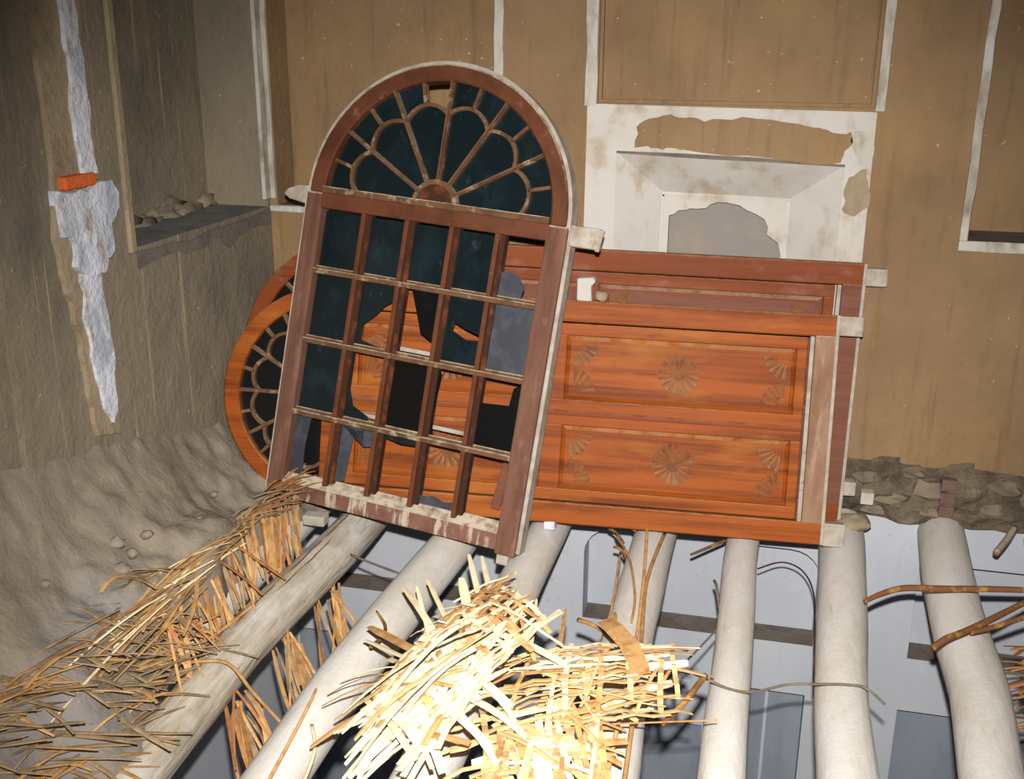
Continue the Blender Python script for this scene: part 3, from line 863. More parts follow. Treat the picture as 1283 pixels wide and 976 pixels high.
# ------------------------------------------------------------------ arched double doors lying on their sides behind it
def rosette(parent, cx, cz, r, y, n=16, a0=0.0, a1=2 * math.pi, name='rosette'):
    """fluted wheel: a ring of wedge petals, each standing proud, over a sunk disc"""
    b_ = MB()
    for i in range(n):
        t0 = a0 + (a1 - a0) * i / n; t1 = a0 + (a1 - a0) * (i + 1) / n; tm = (t0 + t1) / 2; w_ = (t1 - t0) * 0.30
        pt = lambda rr, t, yy: (cx + rr * math.cos(t), yy, cz + rr * math.sin(t))
        v_ = [pt(r * 0.36, tm - w_, y - 0.003), pt(r * 0.36, tm + w_, y - 0.003), pt(r, tm + w_ * 1.15, y - 0.008), pt(r * 1.03, tm, y - 0.009), pt(r, tm - w_ * 1.15, y - 0.008),
              pt(r * 0.36, tm - w_, y + 0.002), pt(r * 0.36, tm + w_, y + 0.002), pt(r, tm + w_ * 1.15, y + 0.002), pt(r * 1.03, tm, y + 0.002), pt(r, tm - w_ * 1.15, y + 0.002)]
        b_.add(v_, [(0, 1, 2, 3, 4), (0, 5, 6, 1), (1, 6, 7, 2), (2, 7, 8, 3), (3, 8, 9, 4), (4, 9, 5, 0)])
    if a1 - a0 > 6: b_.ring(cx, cz, 0.001, r * 0.32, 0, 2 * math.pi, y - 0.007, y + 0.002, 12)
    return b_.put(name, M['carved'], parent)


def double_door(mw, L, W, label, wood, arch_m, end_m, horn_m, panel_m, glass, horns):
    """x = 0 at the threshold (right) and -L at the crown (left); z across; y into the wall"""
    D = empty('arched_double_door', mw, label, 'door', 'old doors stacked on their sides')
    D['kind'] = 'thing'
    P_ = 0.074; th = 0.06; r = W / 2
    xs = -(L - r)
    MB().box(xs, 0.0, 0, th, 0, P_).put('frame_post', wood, D, bevel=0.005)
    MB().box(xs, 0.0, 0, th, W - P_, W).put('frame_post', wood, D, bevel=0.005)
    o = MB().ring(xs, W / 2, r - 0.056, r, math.pi / 2, 3 * math.pi / 2, 0, th, 36).put('arch', arch_m, D)
    o.modifiers.new('bevel', 'BEVEL').width = 0.005
    MB().box(-0.068, 0.0, -0.004, th, P_ - 0.004, W - P_ + 0.004).put('threshold', end_m, D, bevel=0.004)
    MB().box(-0.084, -0.070, -0.008, 0.02, P_, W - P_).put('threshold_lip', M['pale_wood'], D, bevel=0.003)
    MB().box(-0.004, 0.008, -0.006, th, 0.0, W).put('end_moulding', M['pale_wood'], D, bevel=0.003)
    for z0, z1, ln in horns:
        MB().box(0.006, ln, 0.004, th - 0.004, z0, z1).put('horn', horn_m, D, bevel=0.005)
    MB().box(xs - 0.02, xs + 0.045, -0.002, th, P_ - 0.004, W - P_ + 0.004).put('transom', wood, D, bevel=0.004)
    fanlight(D, xs - 0.02, W / 2, r - 0.058, math.pi / 2, M['muntin_wood'], glass, hubm=arch_m)
    # two leaves
    x0, x1 = xs + 0.05, -0.088
    zc = W / 2
    for lo, hi in ((P_ + 0.004, zc - 0.003), (zc + 0.003, W - P_ - 0.004)):
        st = 0.042
        leaf = MB().box(x0, x1, 0.030, 0.050, lo, hi).put('leaf', wood, D)
        MB().box(x0, x1, 0.012, 0.046, lo, lo + st).put('leaf_stile', wood, leaf, bevel=0.004)
        MB().box(x0, x1, 0.012, 0.046, hi - st, hi).put('leaf_stile', wood, leaf, bevel=0.004)
        xr = [x1 - 0.035, x1 - 0.80, x1 - 0.872, x0 + 0.05]
        for a, b_ in ((x1 - 0.035, x1), (xr[2], xr[1]), (x0, x0 + 0.05)):
            MB().box(a, b_, 0.0125, 0.046, lo + st - 0.002, hi - st + 0.002).put('leaf_rail', wood, leaf, bevel=0.004)
        for a, b_ in ((xr[1], xr[0]), (xr[3], xr[2])):
            g = 0.014
            pz0, pz1 = lo + st, hi - st
            pn = MB()
            # raised field with bevelled margin
            v_ = [(a, 0.028, pz0), (b_, 0.028, pz0), (b_, 0.028, pz1), (a, 0.028, pz1),
                  (a + g, 0.021, pz0 + g), (b_ - g, 0.021, pz0 + g), (b_ - g, 0.021, pz1 - g), (a + g, 0.021, pz1 - g)]
            pn.add(v_, [(0, 1, 5, 4), (1, 2, 6, 5), (2, 3, 7, 6), (3, 0, 4, 7), (4, 5, 6, 7)])
            pn.put('panel', panel_m, leaf)
            # thin moulding round the field
            ml = MB(); e = g + 0.006
            for (p, q) in (((a + e, pz0 + e), (b_ - e, pz0 + e)), ((b_ - e, pz0 + e), (b_ - e, pz1 - e)), ((b_ - e, pz1 - e), (a + e, pz1 - e)), ((a + e, pz1 - e), (a + e, pz0 + e))):
                ml.bar((p[0], 0.019, p[1]), (q[0], 0.019, q[1]), 0.006, 0.006)
            ml.put('panel_moulding', wood, leaf)
            rosette(leaf, (a + b_) / 2, (pz0 + pz1) / 2, 0.068, 0.021)
            c_ = e + 0.006
            rq = 0.078
            for px, pz, t0 in ((a + c_, pz0 + c_, 0), (b_ - c_, pz0 + c_, math.pi / 2), (b_ - c_, pz1 - c_, math.pi), (a + c_, pz1 - c_, 1.5 * math.pi)):
                rosette(leaf, px, pz, rq, 0.021, 5, t0, t0 + math.pi / 2, 'corner_fan')
    MB().box(x0, x1, 0.004, 0.02, zc - 0.010, zc + 0.006).put('meeting_bead', M['red_wood'], D, bevel=0.003)
    return D


mwB = frame((0.246, -0.400, 0.012), (0.9949, 0.0985, -0.0197), (-0.02, 0.255, 0.965))
double_door(mwB, 2.10, 0.767, 'bright orange arched double door with carved rosettes, front one of two lying doors', M['orange_wood'], M['orange_wood'], M['grey_wood'],
            M['pale_wood'], M['orange_wood'], M['black_glass'], ((-0.004, 0.074, 0.078), (0.70, 0.765, 0.085)))
mwC = frame((0.312, -0.178, 0.0), (0.997, 0.08, -0.018), (-0.015, 0.115, 0.99))
double_door(mwC, 2.195, 0.91, 'dusty reddish arched double door on its side, behind the bright orange one', M['red_wood'], M['red_wood'], M['pink_wood'],
            M['pale_wood'], M['pink_wood'], M['black_glass'], ((0.10, 0.15, 0.05), (0.835, 0.895, 0.078)))

# ------------------------------------------------------------------ small things round the frames
o = MB().prism([(-0.632, 0.752), (-0.578, 0.748), (-0.582, 0.805), (-0.566, 0.822), (-0.575, 0.838), (-0.632, 0.832)], -0.225, -0.185).put('plaster_chunk', M['white_plaster'], bevel=0.006)
tag(o, 'white broken lump of plaster on the top edge of the orange door', 'plaster')
o = MB().lump((-0.548, -0.20, 0.768), 0.024, 0.022, 0.02, 3, 0.5).put('plaster_crumb', M['beige_plaster'], smooth=True)
tag(o, 'small beige crumb of plaster right of the white lump on the orange door', 'plaster')
o = MB().bar((-0.845, -0.52, 0.075), (-0.775, -0.485, 0.36), 0.032, 0.014).put('wooden_lath', M['pink_wood'], bevel=0.003)
tag(o, 'pale upright lath seen through the lowest right pane opening of the window frame', 'lath')
o = MB().box(-1.50, -1.42, -0.66, -0.61, 0.0, 0.035).put('wood_offcut', M['pale_wood'], bevel=0.004)
tag(o, 'short pale wood offcut lying under the bottom rail of the arched window frame', 'wood')
o = MB().box(0.385, 0.43, -0.12, -0.075, 0.055, 0.10).put('pale_block', M['white_plaster'], bevel=0.004)
tag(o, 'small square white block against the masonry right of the lying doors', 'block')
o = MB().lump((0.37, -0.17, 0.005), 0.07, 0.05, 0.028, 5, 0.6).put('mortar_lump', M['beige_plaster'], smooth=True)
tag(o, 'flat lump of pale mortar at the lower right corner of the lying doors', 'mortar')
o = MB().box(-0.68, -0.64, -0.49, -0.455, 0.0, 0.035).put('plaster_scrap', M['bluish_plaster'], bevel=0.006)
tag(o, 'small white plaster scrap on a log under the bottom edge of the orange door', 'plaster')

# ------------------------------------------------------------------ reeds
def reed(parent, pts, wd, m, name='reed', th=0.0025, nrm=(0, 0, 1), taper=(0.75, 0.6)):
    return MB().strip(pts, wd, th, nrm, taper).put(name, M[m], parent)


def jit(p, s):
    return Vector(p) + Vector((rng.gauss(0, s), rng.gauss(0, s), rng.gauss(0, s)))


def curve(p0, p1, sag, n=5, side=0.0):
    p0 = Vector(p0); p1 = Vector(p1); d = p1 - p0
    s_ = Vector((-d.y, d.x, 0)).normalized() if (d.x or d.y) else Vector((1, 0, 0))
    return [p0 + d * (i / n) + Vector((0, 0, sag * 4 * (i / n) * (1 - i / n))) + s_ * side * 4 * (i / n) * (1 - i / n) for i in range(n + 1)]


# far mat: rust-coloured reeds that dive from the mud edge under the cracked log
m1 = empty('reed_mat', Matrix.Translation((-1.6, -0.9, 0.08)), 'rust brown reeds fanning from the mud bank below the corner of the window frame', 'reed mat', 'frayed reed mats')
inv = lambda e: (lambda p: Vector(p) - e.location)
f1 = inv(m1)
for i in range(44):
    t = rng.random()
    y = -0.62 - 0.52 * t
    p0 = jit((-1.60 + 0.05 * (1 - t) + rng.uniform(-0.03, 0.05), y, 0.10 + 0.05 * t), 0.010)
    ln = rng.uniform(0.7, 1.05)
    p1 = jit((-1.41, y - 0.25, -0.04), 0.018)
    p1 = p0 + (p1 - p0) * ln
    reed(m1, [f1(p) for p in curve(p0, p1, rng.uniform(0.0, 0.02), 4, rng.gauss(0, 0.006))], rng.uniform(0.006, 0.012), rng.choice(['rust', 'golden', 'golden', 'muddy_straw']))
for i in range(34):  # matted upper ends
    y = rng.uniform(-0.66, -1.02)
    p0 = jit((-1.57, y, 0.13), 0.02)
    reed(m1, [f1(p) for p in curve(p0, p0 + Vector((rng.uniform(-0.02, 0.12), rng.uniform(0.08, 0.2), 0.0)), 0.01, 3)], 0.012, rng.choice(['rust', 'muddy_straw']))

# middle mat: golden reeds lying along the mud edge
m2 = empty('reed_mat', Matrix.Translation((-1.55, -1.4, 0.1)), 'golden reeds strewn along the broken mud edge, left of the cracked log', 'reed mat', 'frayed reed mats')
f2 = inv(m2)
for i in range(60):
    y = rng.uniform(-1.03, -1.55)
    x = -1.535 + rng.uniform(-0.05, 0.06)
    ln = rng.uniform(0.2, 0.5)
    a = rng.gauss(0.12, 0.14)
    p0 = Vector((x, y, 0.16 + rng.uniform(-0.05, 0.03)))
    p1 = p0 + Vector((-math.sin(a) * ln, -math.cos(a) * ln, rng.uniform(-0.06, 0.02)))
    reed(m2, [f2(p) for p in curve(p0, p1, rng.uniform(0, 0.02), 4, rng.gauss(0, 0.012))], rng.uniform(0.007, 0.014), rng.choice(['golden', 'golden', 'rust', 'muddy_straw', 'straw']))
for i in range(24):  # short ends poking out over the gap
    y = rng.uniform(-1.0, -1.5)
    p0 = Vector((-1.54, y, 0.10 + rng.uniform(-0.05, 0.04)))
    p1 = p0 + Vector((rng.uniform(0.10, 0.20), rng.uniform(-0.02, -0.24), rng.uniform(-0.14, -0.05)))
    reed(m2, [f2(p) for p in curve(p0, p1, rng.uniform(0, 0.02), 4)], rng.uniform(0.006, 0.012), rng.choice(['golden', 'rust', 'muddy_straw']))

# near left mat, caked with mud
m3 = empty('reed_mat', Matrix.Translation((-1.5, -1.8, 0.08)), 'mud-caked tangle of reeds in the lower left corner', 'reed mat', 'frayed reed mats')
f3 = inv(m3)
for i in range(170):
    y = rng.uniform(-1.46, -2.25)
    e = interp(EDGE, y)
    x = e + rng.uniform(-0.06, 0.17)
    q = (x - e) / 0.17
    z = 0.19 * max(0.0, 1 - max(q, 0)) ** 1.7 + rng.uniform(0.0, 0.035)
    a = rng.gauss(1.1, 0.45) if rng.random() < 0.6 else rng.gauss(0.2, 0.3)
    ln = rng.uniform(0.10, 0.30)
    p0 = Vector((x - math.sin(a) * ln / 2, y - math.cos(a) * ln / 2, z)); p1 = Vector((x + math.sin(a) * ln / 2, y + math.cos(a) * ln / 2, z - rng.uniform(0, 0.05)))
    reed(m3, [f3(p) for p in curve(p0, p1, rng.uniform(0, 0.02), 4, rng.gauss(0, 0.01))], rng.uniform(0.007, 0.016), rng.choice(['muddy_straw', 'muddy_straw', 'muddy_straw', 'golden']))
for i in range(16):
    y = -1.48 - 0.012 * i + rng.gauss(0, 0.01)
    p0 = Vector((-1.60, y, 0.12)); p1 = Vector((-1.44 + rng.uniform(-0.03, 0.03), y + 0.08 + rng.gauss(0, 0.02), 0.02))
    reed(m3, [f3(p) for p in curve(p0, p1, 0.01, 4)], 0.010, rng.choice(['golden', 'muddy_straw']))

# broken reed ends hanging in the gap between the cracked log and the next one
m4 = empty('reed_mat', Matrix.Translation((-1.25, -1.2, -0.15)), 'frayed reed ends hanging between the cracked log and the smooth pale log', 'reed mat', 'frayed reed mats')
f4 = inv(m4)
for cx_, cy_, ct, dx, dy in ((-1.335, -0.86, 11, 0.20, -0.30), (-1.32, -1.17, 20, 0.21, -0.26), (-1.31, -1.50, 18, 0.20, -0.19)):
    for i in range(ct):
        p0 = jit((cx_, cy_, -0.13), 0.022)
        p1 = p0 + Vector((dx * rng.uniform(0.5, 1.15), dy * rng.uniform(0.6, 1.2), -rng.uniform(0.0, 0.16)))
        reed(m4, [f4(p) for p in curve(p0, p1, rng.uniform(-0.01, 0.02), 4, rng.gauss(0, 0.008))], rng.uniform(0.006, 0.012), rng.choice(['golden', 'rust', 'muddy_straw', 'golden']))


# the bright torn mat lying on the logs close to the camera: three woven scraps
def woven(name, label, O, p, q, np_, nq_, lp, lq, wd, tones, bow=0.0, seed=0, drop=0.15, under=40, group='torn woven mat heap'):
    e = empty(name, Matrix.Translation(O), label, 'reed mat', group)
    p = Vector(p); q = Vector(q); p.normalize(); q.normalize()
    nn = p.cross(q).normalized()
    if nn.z < 0: nn = -nn
    R2 = random.Random(seed)

    def at(a, b_, h=0.0):
        return p * a + q * b_ + nn * (h + bow * (1 - (2 * a / lp) ** 2) * 0.5 + bow * (1 - (2 * b_ / lq) ** 2) * 0.5)
    for i in range(np_):
        if R2.random() < drop: continue
        b_ = (i / (np_ - 1) - 0.5) * lq
        s0, s1 = -lp / 2 - R2.uniform(-0.12, 0.06), lp / 2 + R2.uniform(-0.10, 0.08)
        k_ = 10; sl = R2.gauss(0, 0.05)
        reed(e, [at(s0 + (s1 - s0) * j / k_, b_ + sl * (s0 + (s1 - s0) * j / k_) + 0.008 * math.sin(j * 0.4 + i), 0.0035 * (1 if (i + j) % 2 else -1)) for j in range(k_ + 1)], wd * R2.uniform(0.7, 1.2), R2.choice(tones), nrm=nn, taper=(1.0, 0.9))
    for i in range(nq_):
        if R2.random() < drop: continue
        a = (i / (nq_ - 1) - 0.5) * lp
        s0, s1 = -lq / 2 - R2.uniform(-0.05, 0.09), lq / 2 + R2.uniform(-0.08, 0.06)
        k_ = 8; sl = R2.gauss(0, 0.06)
        reed(e, [at(a + sl * (s0 + (s1 - s0) * j / k_) + 0.006 * math.sin(j * 0.5 + i * 2), s0 + (s1 - s0) * j / k_, 0.0035 * (-1 if (i + j) % 2 else 1)) for j in range(k_ + 1)], wd * R2.uniform(0.7, 1.2), R2.choice(tones), nrm=nn, taper=(1.0, 0.9))
    for i in range(under):      # torn strips crumpled beneath the weave
        a = R2.uniform(-0.45, 0.45) * lp; b_ = R2.uniform(-0.45, 0.45) * lq
        an = R2.choice((0.0, 0.3, -0.3, 1.3, 1.8)) + R2.gauss(0, 0.25); ln = R2.uniform(0.12, 0.34)
        h0 = -R2.uniform(0.005, 0.045); tw = R2.uniform(-0.03, 0.03)
        reed(e, [at(a + math.cos(an) * ln * (j / 5 - 0.5), b_ + math.sin(an) * ln * (j / 5 - 0.5), h0 + tw * (j / 5 - 0.5) * 2) for j in range(6)], wd * R2.uniform(0.6, 1.7), R2.choice(tones), nrm=nn, taper=(1.0, 0.9))
    for i in range(under // 3):  # loose strips on top
        a = R2.uniform(-0.5, 0.5) * lp; b_ = R2.uniform(-0.5, 0.5) * lq
        an = R2.uniform(0, 3.14); ln = R2.uniform(0.1, 0.3)
        reed(e, [at(a + math.cos(an) * ln * (j / 5 - 0.5), b_ + math.sin(an) * ln * (j / 5 - 0.5), 0.008 + 0.02 * R2.random() * j / 5) for j in range(6)], wd * R2.uniform(0.4, 0.9), R2.choice(tones), nrm=nn, taper=(1.0, 0.9))
    return e


w1 = woven('woven_mat_scrap', 'brightest scrap of torn woven mat, with loose strips sticking up at its far end', (-0.655, -1.60, 0.16), (0.30, 0.92, 0.10), (0.66, -0.72, 0.16), 17, 17, 0.56, 0.34, 0.017, ['straw', 'straw', 'straw', 'golden'], 0.05, 3, 0.04)
w2 = woven('woven_mat_scrap', 'open lattice of woven reed strips on the right half of the straw heap', (-0.335, -1.56, 0.11), (0.93, 0.36, 0.02), (0.14, -0.98, 0.0), 14, 12, 0.42, 0.32, 0.013, ['straw', 'cream', 'cream', 'golden'], 0.05, 5, 0.12, 26)
w3 = woven('woven_mat_scrap', 'loosely woven scrap hanging down at the near bottom of the straw heap', (-0.375, -1.90, 0.09), (0.28, -0.95, -0.10), (0.92, 0.36, 0.0), 16, 9, 0.42, 0.27, 0.017, ['cream', 'cream', 'straw', 'golden'], 0.04, 8, 0.10)


def world_reeds(e, lst, m, wd, n=5):
    for it in lst:
        p0, p1 = it[0], it[1]
        sag = it[2] if len(it) > 2 else 0.01
        ww = it[3] if len(it) > 3 else wd
        mm = it[4] if len(it) > 4 else m
        reed(e, [Vector(p) - e.location for p in curve(p0, p1, sag, n)], ww, mm, th=0.003)


# strips standing up at the top of the brightest scrap
world_reeds(w1, [
    ((-0.645, -1.40, 0.16), (-0.79, -1.04, 0.16), 0.0, 0.016), ((-0.62, -1.38, 0.16), (-0.745, -1.06, 0.17), 0.0, 0.014),
    ((-0.66, -1.47, 0.17), (-0.755, -1.24, 0.19), 0.0, 0.026), ((-0.70, -1.50, 0.17), (-0.86, -1.22, 0.16), 0.0, 0.014),
    ((-0.72, -1.55, 0.17), (-0.91, -1.28, 0.16), 0.01, 0.020), ((-0.74, -1.56, 0.17), (-0.865, -1.30, 0.18), 0.0, 0.011),
    ((-0.74, -1.60, 0.16), (-0.96, -1.42, 0.11), 0.0, 0.030, 'golden'), ((-0.76, -1.63, 0.16), (-0.955, -1.47, 0.10), 0.0, 0.016, 'straw'),
    ((-0.60, -1.45, 0.17), (-0.53, -1.28, 0.15), 0.0, 0.014), ((-0.57, -1.46, 0.16), (-0.545, -1.24, 0.13), 0.02, 0.012),
    ((-0.68, -1.72, 0.18), (-0.86, -1.86, 0.10), 0.03, 0.022), ((-0.66, -1.74, 0.18), (-0.82, -1.94, 0.08), 0.03, 0.018),
    ((-0.70, -1.76, 0.17), (-0.95, -1.84, 0.03), 0.02, 0.026, 'golden'), ((-0.72, -1.70, 0.17), (-0.97, -1.72, 0.06), 0.02, 0.010, 'golden'),
    ((-0.62, -1.76, 0.18), (-0.42, -1.82, 0.12), 0.02, 0.022), ((-0.62, -1.80, 0.16), (-0.45, -1.90, 0.08), 0.02, 0.024),
    ((-0.60, -1.70, 0.19), (-0.47, -1.78, 0.14), 0.02, 0.016), ((-0.71, -1.78, 0.15), (-0.78, -2.02, 0.06), 0.03, 0.012),
    ((-0.74, -1.66, 0.14), (-1.0, -1.62, 0.02), 0.03, 0.007, 'golden'), ((-0.75, -1.62, 0.14), (-0.99, -1.56, 0.02), 0.02, 0.006),
], 'straw', 0.014)
for i in range(30):      # a sheaf of strands fanning out of the bright scrap towards the smooth pale log
    t = i / 29
    p0 = jit((-0.60, -1.68, 0.20), 0.045)
    p1 = Vector((-0.95, -1.84, 0.05)).lerp(Vector((-0.78, -2.02, 0.07)), t) + Vector((rng.gauss(0, 0.03), rng.gauss(0, 0.03), rng.gauss(0, 0.015)))
    p1 = p0 + (p1 - p0) * rng.uniform(0.55, 1.0)
    reed(w1, [p - w1.location for p in curve(p0, p1, rng.uniform(0.01, 0.045), 6, rng.gauss(0, 0.012))], rng.uniform(0.009, 0.020), rng.choice(['straw', 'straw', 'straw', 'cream']))
world_reeds(w2, [
    ((-0.24, -1.44, 0.16), (-0.10, -1.40, 0.16), 0.0, 0.010, 'golden'), ((-0.26, -1.40, 0.14), (-0.09, -1.36, 0.14), 0.0, 0.009),
    ((-0.36, -1.66, 0.13), (-0.09, -1.56, 0.12), 0.01, 0.008, 'golden'), ((-0.34, -1.70, 0.12), (-0.12, -1.58, 0.14), 0.01, 0.014, 'golden'),
    ((-0.30, -1.42, 0.17), (-0.33, -1.20, 0.12), 0.01, 0.012, 'golden'), ((-0.44, -1.44, 0.12), (-0.47, -1.18, 0.10), 0.0, 0.012, 'golden'),
    ((-0.28, -1.68, 0.10), (-0.03, -1.60, 0.10), 0.0, 0.007, 'rust'), ((-0.50, -1.50, 0.15), (-0.55, -1.20, 0.13), 0.0, 0.010),
    ((-0.38, -1.74, 0.13), (-0.20, -1.56, 0.14), 0.01, 0.020, 'golden'),
    ((-0.34, -1.50, 0.15), (-0.18, -1.44, 0.15), 0.0, 0.012), ((-0.52, -1.60, 0.16), (-0.30, -1.52, 0.16), 0.0, 0.013),
], 'straw', 0.012)
# one broad blade with a pointed end
reed(w2, [Vector(p) - w2.location for p in ((-0.345, -1.30, 0.15), (-0.31, -1.36, 0.165), (-0.26, -1.44, 0.17), (-0.225, -1.52, 0.16), (-0.24, -1.58, 0.15))], 0.050, 'golden', 'broad_blade', 0.004, (0, -0.4, 1), (0.8, 0.35))


GROUPS = {'twig': 'loose twigs on the logs', 'branch': 'branches on the crooked log', 'reed_stalk': 'loose reeds on the logs', 'cane': 'canes in the straw heap', 'stick': 'loose sticks'}


def rod(name, label, cat, pts, r, m, group=None, n=7):
    group = group or GROUPS[name]
    pts = [Vector(p) for p in pts]
    if isinstance(r, (int, float)): r = [r] * len(pts)
    P2 = []; R3 = []
    for i in range(len(pts) - 1):
        a, b_, c, d = pts[max(i - 1, 0)], pts[i], pts[i + 1], pts[min(i + 2, len(pts) - 1)]
        for k_ in range(5):
            t = k_ / 5
            P2.append(0.5 * (2 * b_ + (c - a) * t + (2 * a - 5 * b_ + 4 * c - d) * t * t + (3 * b_ - a - 3 * c + d) * t ** 3)); R3.append(r[i] + (r[i + 1] - r[i]) * t)
    P2.append(pts[-1]); R3.append(r[-1])
    pts, r = P2, R3
    o_ = pts[0].copy()
    o = MB().tube([p - o_ for p in pts], r, n).put(name, M[m], smooth=True)
    o.location = o_
    return tag(o, label, cat, group)


rod('cane', 'thick whitish cane pointing right out of the straw heap', 'cane', [(-0.26, -1.47, 0.13), (-0.20, -1.46, 0.13), (-0.115, -1.43, 0.135)], [0.011, 0.0115, 0.010], 'straw')
rod('cane', 'short greyish cane just above the thick whitish cane', 'cane', [(-0.27, -1.43, 0.13), (-0.22, -1.42, 0.13), (-0.18, -1.39, 0.135)], [0.008, 0.008, 0.006], 'pale_wood')
rod('cane', 'yellow split cane pointing right, below the whitish cane', 'cane', [(-0.30, -1.62, 0.10), (-0.22, -1.56, 0.12), (-0.145, -1.52, 0.13)], [0.008, 0.011, 0.009], 'straw')
rod('stick', 'short dark-tipped brown stick between the straw heap and the thinnest log', 'stick', [(-0.155, -1.62, 0.08), (-0.11, -1.53, 0.09), (-0.07, -1.42, 0.10)], [0.006, 0.008, 0.008], 'bark')
rod('reed_stalk', 'left one of two long golden reeds lying along a log by the straw heap', 'reed', [(-0.34, -0.32, 0.03), (-0.30, -0.75, 0.02), (-0.27, -1.2, 0.03), (-0.26, -1.65, 0.05), (-0.25, -2.2, 0.05)], 0.0055, 'golden')
rod('reed_stalk', 'right one of two long golden reeds lying along a log by the straw heap', 'reed', [(-0.27, -0.40, 0.0), (-0.285, -0.8, 0.02), (-0.255, -1.2, 0.03), (-0.225, -1.65, 0.05), (-0.20, -2.2, 0.05)], 0.006, 'golden')
rod('reed_stalk', 'pale curved reed crossing the log right of the straw heap near the orange door', 'reed', [(-0.43, -0.48, 0.01), (-0.36, -0.66, 0.015), (-0.31, -0.90, 0.015), (-0.30, -1.05, 0.01)], 0.004, 'golden')
rod('reed_stalk', 'thin upright reed in front of the gap left of the reed-strewn log', 'reed', [(-0.39, -0.66, 0.03), (-0.37, -0.9, 0.03), (-0.36, -1.10, 0.03)], 0.004, 'golden')
rod('reed_stalk', 'bright reed hanging straight down from the right part of the straw heap', 'reed', [(-0.30, -1.66, 0.13), (-0.285, -1.82, 0.12), (-0.27, -2.1, 0.10)], 0.006, 'straw')
rod('branch', 'long brown branch lying level across the crooked log at the right', 'branch', [(0.362, -0.775, 0.02), (0.41, -0.735, 0.03), (0.48, -0.69, 0.035), (0.593, -0.657, 0.03), (0.72, -0.625, 0.03), (0.90, -0.59, 0.03)], [0.007, 0.009, 0.010, 0.011, 0.010, 0.009], 'bark')
rod('branch', 'brown branch slanting up to the right across the crooked log, upper of two', 'branch', [(0.518, -1.045, 0.045), (0.56, -1.0, 0.055), (0.61, -0.945, 0.05), (0.69, -0.86, 0.05), (0.86, -0.68, 0.06)], [0.009, 0.010, 0.010, 0.010, 0.008], 'bark')
rod('branch', 'thinner brown branch beside the slanting branch, lower of two', 'branch', [(0.63, -0.945, 0.05), (0.70, -0.885, 0.045), (0.80, -0.81, 0.05), (0.90, -0.74, 0.05)], [0.006, 0.008, 0.008, 0.007], 'bark')
rod('stick', 'stubby pale stick end hanging below the masonry at the right border', 'stick', [(0.813, -0.289, 0.0), (0.86, -0.19, 0.0), (0.905, -0.09, 0.01)], [0.012, 0.013, 0.012], 'grey_wood')
rod('twig', 'thin arched twig lying across the thinnest log and the thick straight log', 'twig', [(-0.118, -1.30, 0.03), (-0.059, -1.314, 0.02), (-0.01, -1.315, 0.004), (0.051, -1.308, 0.0), (0.134, -1.261, 0.005), (0.212, -1.23, 0.0), (0.29, -1.222, 0.006), (0.337, -1.217, 0.0), (0.385, -1.25, -0.02)], 0.0035, 'twig')
rod('twig', 'brown twig poking out under the middle of the orange door', 'twig', [(-0.18, -0.35, -0.10), (-0.11, -0.28, -0.09), (-0.03, -0.20, -0.08)], [0.005, 0.006, 0.006], 'bark')
rod('twig', 'dark-tipped twig crossing the log right of the straw heap', 'twig', [(-0.45, -1.085, 0.015), (-0.395, -1.131, 0.03), (-0.34, -1.18, 0.025), (-0.285, -1.25, 0.02)], [0.007, 0.006, 0.004, 0.003], 'bark')
rod('twig', 'fine twig slanting in the gap between the reed-strewn log and the thinnest log', 'twig', [(-0.185, -1.16, -0.10), (-0.12, -0.977, -0.11), (-0.055, -0.82, -0.10)], 0.003, 'twig')
rod('twig', 'tiny hooked twig on the left side of the thinnest log', 'twig', [(-0.085, -0.66, -0.03), (-0.075, -0.72, -0.02), (-0.06, -0.80, -0.05)], 0.005, 'twig')
rod('twig', 'niche corner shadow drawn as a dark curved rod, with a fine twig, under the right end of the orange door', 'twig', [(0.05, -0.40, -0.10), (0.13, -0.33, -0.10), (0.20, -0.36, -0.11), (0.235, -0.48, -0.13), (0.235, -0.70, -0.16), (0.23, -0.92, -0.2)], 0.0028, 'wood_and_shade')  # upper curve is the niche corner's shadow as geometry, lower run a twig
for i, (a, b_) in enumerate((((-0.47, -0.36, -0.03), (-0.40, -0.50, -0.01)), ((-0.45, -0.34, -0.02), (-0.37, -0.42, 0.0)), ((-0.43, -0.50, -0.03), (-0.38, -0.58, -0.02)))):
    rod('twig', ('dark little twig of a cluster under the left part of the orange door, lowest', 'dark little twig of a cluster under the left part of the orange door, uppermost', 'dark little twig of a cluster under the left part of the orange door, rightmost')[(2, 1, 0)[i]], 'twig', curve(a, b_, 0.01, 3), 0.005, 'bark')
rod('twig', 'thin grey twig bridging the gap below the window frame, between cracked and smooth log', 'twig', [(-1.30, -0.72, -0.06), (-1.2, -0.78, -0.05), (-1.08, -0.86, -0.03)], 0.004, 'twig')
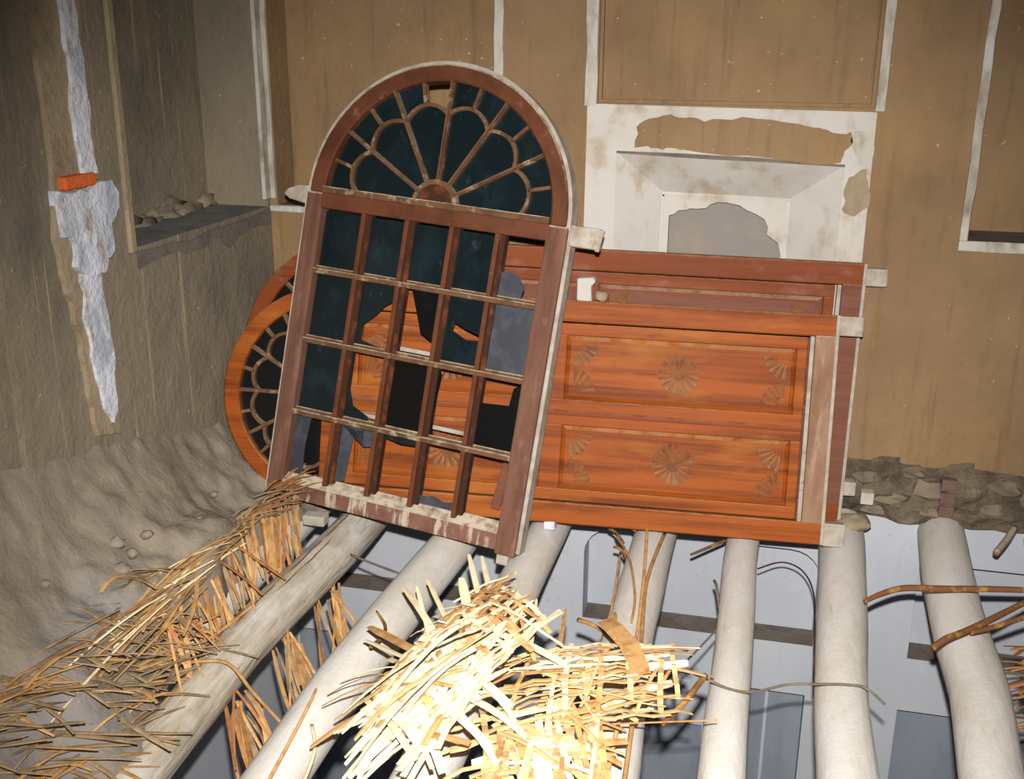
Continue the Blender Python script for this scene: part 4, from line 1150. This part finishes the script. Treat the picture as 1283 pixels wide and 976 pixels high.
rod('twig', 'twig leaning over the smooth pale log beside the straw heap, forked at its foot', 'twig', [(-1.04, -1.16, 0.0), (-0.985, -1.24, 0.01), (-0.955, -1.33, 0.03), (-0.945, -1.45, 0.07)], [0.004, 0.005, 0.005, 0.006], 'bark')
rod('reed_stalk', 'long thin reed lying across the cracked log in its near half', 'reed', [(-1.62, -1.72, 0.06), (-1.5, -1.62, 0.03), (-1.41, -1.55, 0.012), (-1.33, -1.52, 0.0), (-1.24, -1.56, -0.05), (-1.12, -1.62, -0.1)], 0.005, 'golden')
rod('reed_stalk', 'straight pale reed pointing from the muddy tangle up to the cracked log', 'reed', [(-1.58, -1.78, 0.06), (-1.47, -1.58, 0.03), (-1.44, -1.40, 0.0), (-1.40, -1.22, 0.01)], 0.005, 'golden')
rod('reed_stalk', 'thin curved reed on top of the near end of the smooth pale log', 'reed', [(-1.13, -1.45, -0.1), (-1.06, -1.55, -0.01), (-1.03, -1.72, 0.005), (-1.0, -2.0, 0.008)], 0.0045, 'golden')
rod('reed_stalk', 'yellow reed tip beside the near end of the smooth pale log', 'reed', [(-1.0, -1.72, 0.0), (-0.95, -1.82, 0.0), (-0.92, -2.0, 0.0)], 0.0045, 'straw')
rod('twig', 'dark twig crossing the narrow gap between leftmost and cracked log', 'twig', [(-1.60, -1.44, -0.02), (-1.52, -1.42, -0.03), (-1.42, -1.38, -0.03)], 0.004, 'twig')

# reeds still packed on the far right, beyond the crooked log
m6 = empty('reed_mat', Matrix.Translation((0.8, -1.0, -0.05)), 'brown reed matting beyond the crooked log at the right border', 'reed mat', 'frayed reed mats')
f6 = inv(m6)
for i in range(110):
    y = rng.uniform(-0.80, -1.75)
    x7 = interp([(-3.3, 0.56), (-1.43, 0.618), (-1.02, 0.650), (-0.76, 0.650)], y)
    p0 = Vector((x7 + 0.085 + rng.uniform(-0.005, 0.07), y, -0.09 + rng.uniform(-0.04, 0.05)))
    p1 = p0 + Vector((rng.uniform(0.08, 0.24), rng.gauss(0.03, 0.06), rng.uniform(-0.02, 0.04)))
    reed(m6, [f6(p) for p in curve(p0, p1, 0.01, 4, rng.gauss(0, 0.01))], rng.uniform(0.008, 0.018), rng.choice(['rust', 'bark', 'muddy_straw', 'bark', 'rust']))
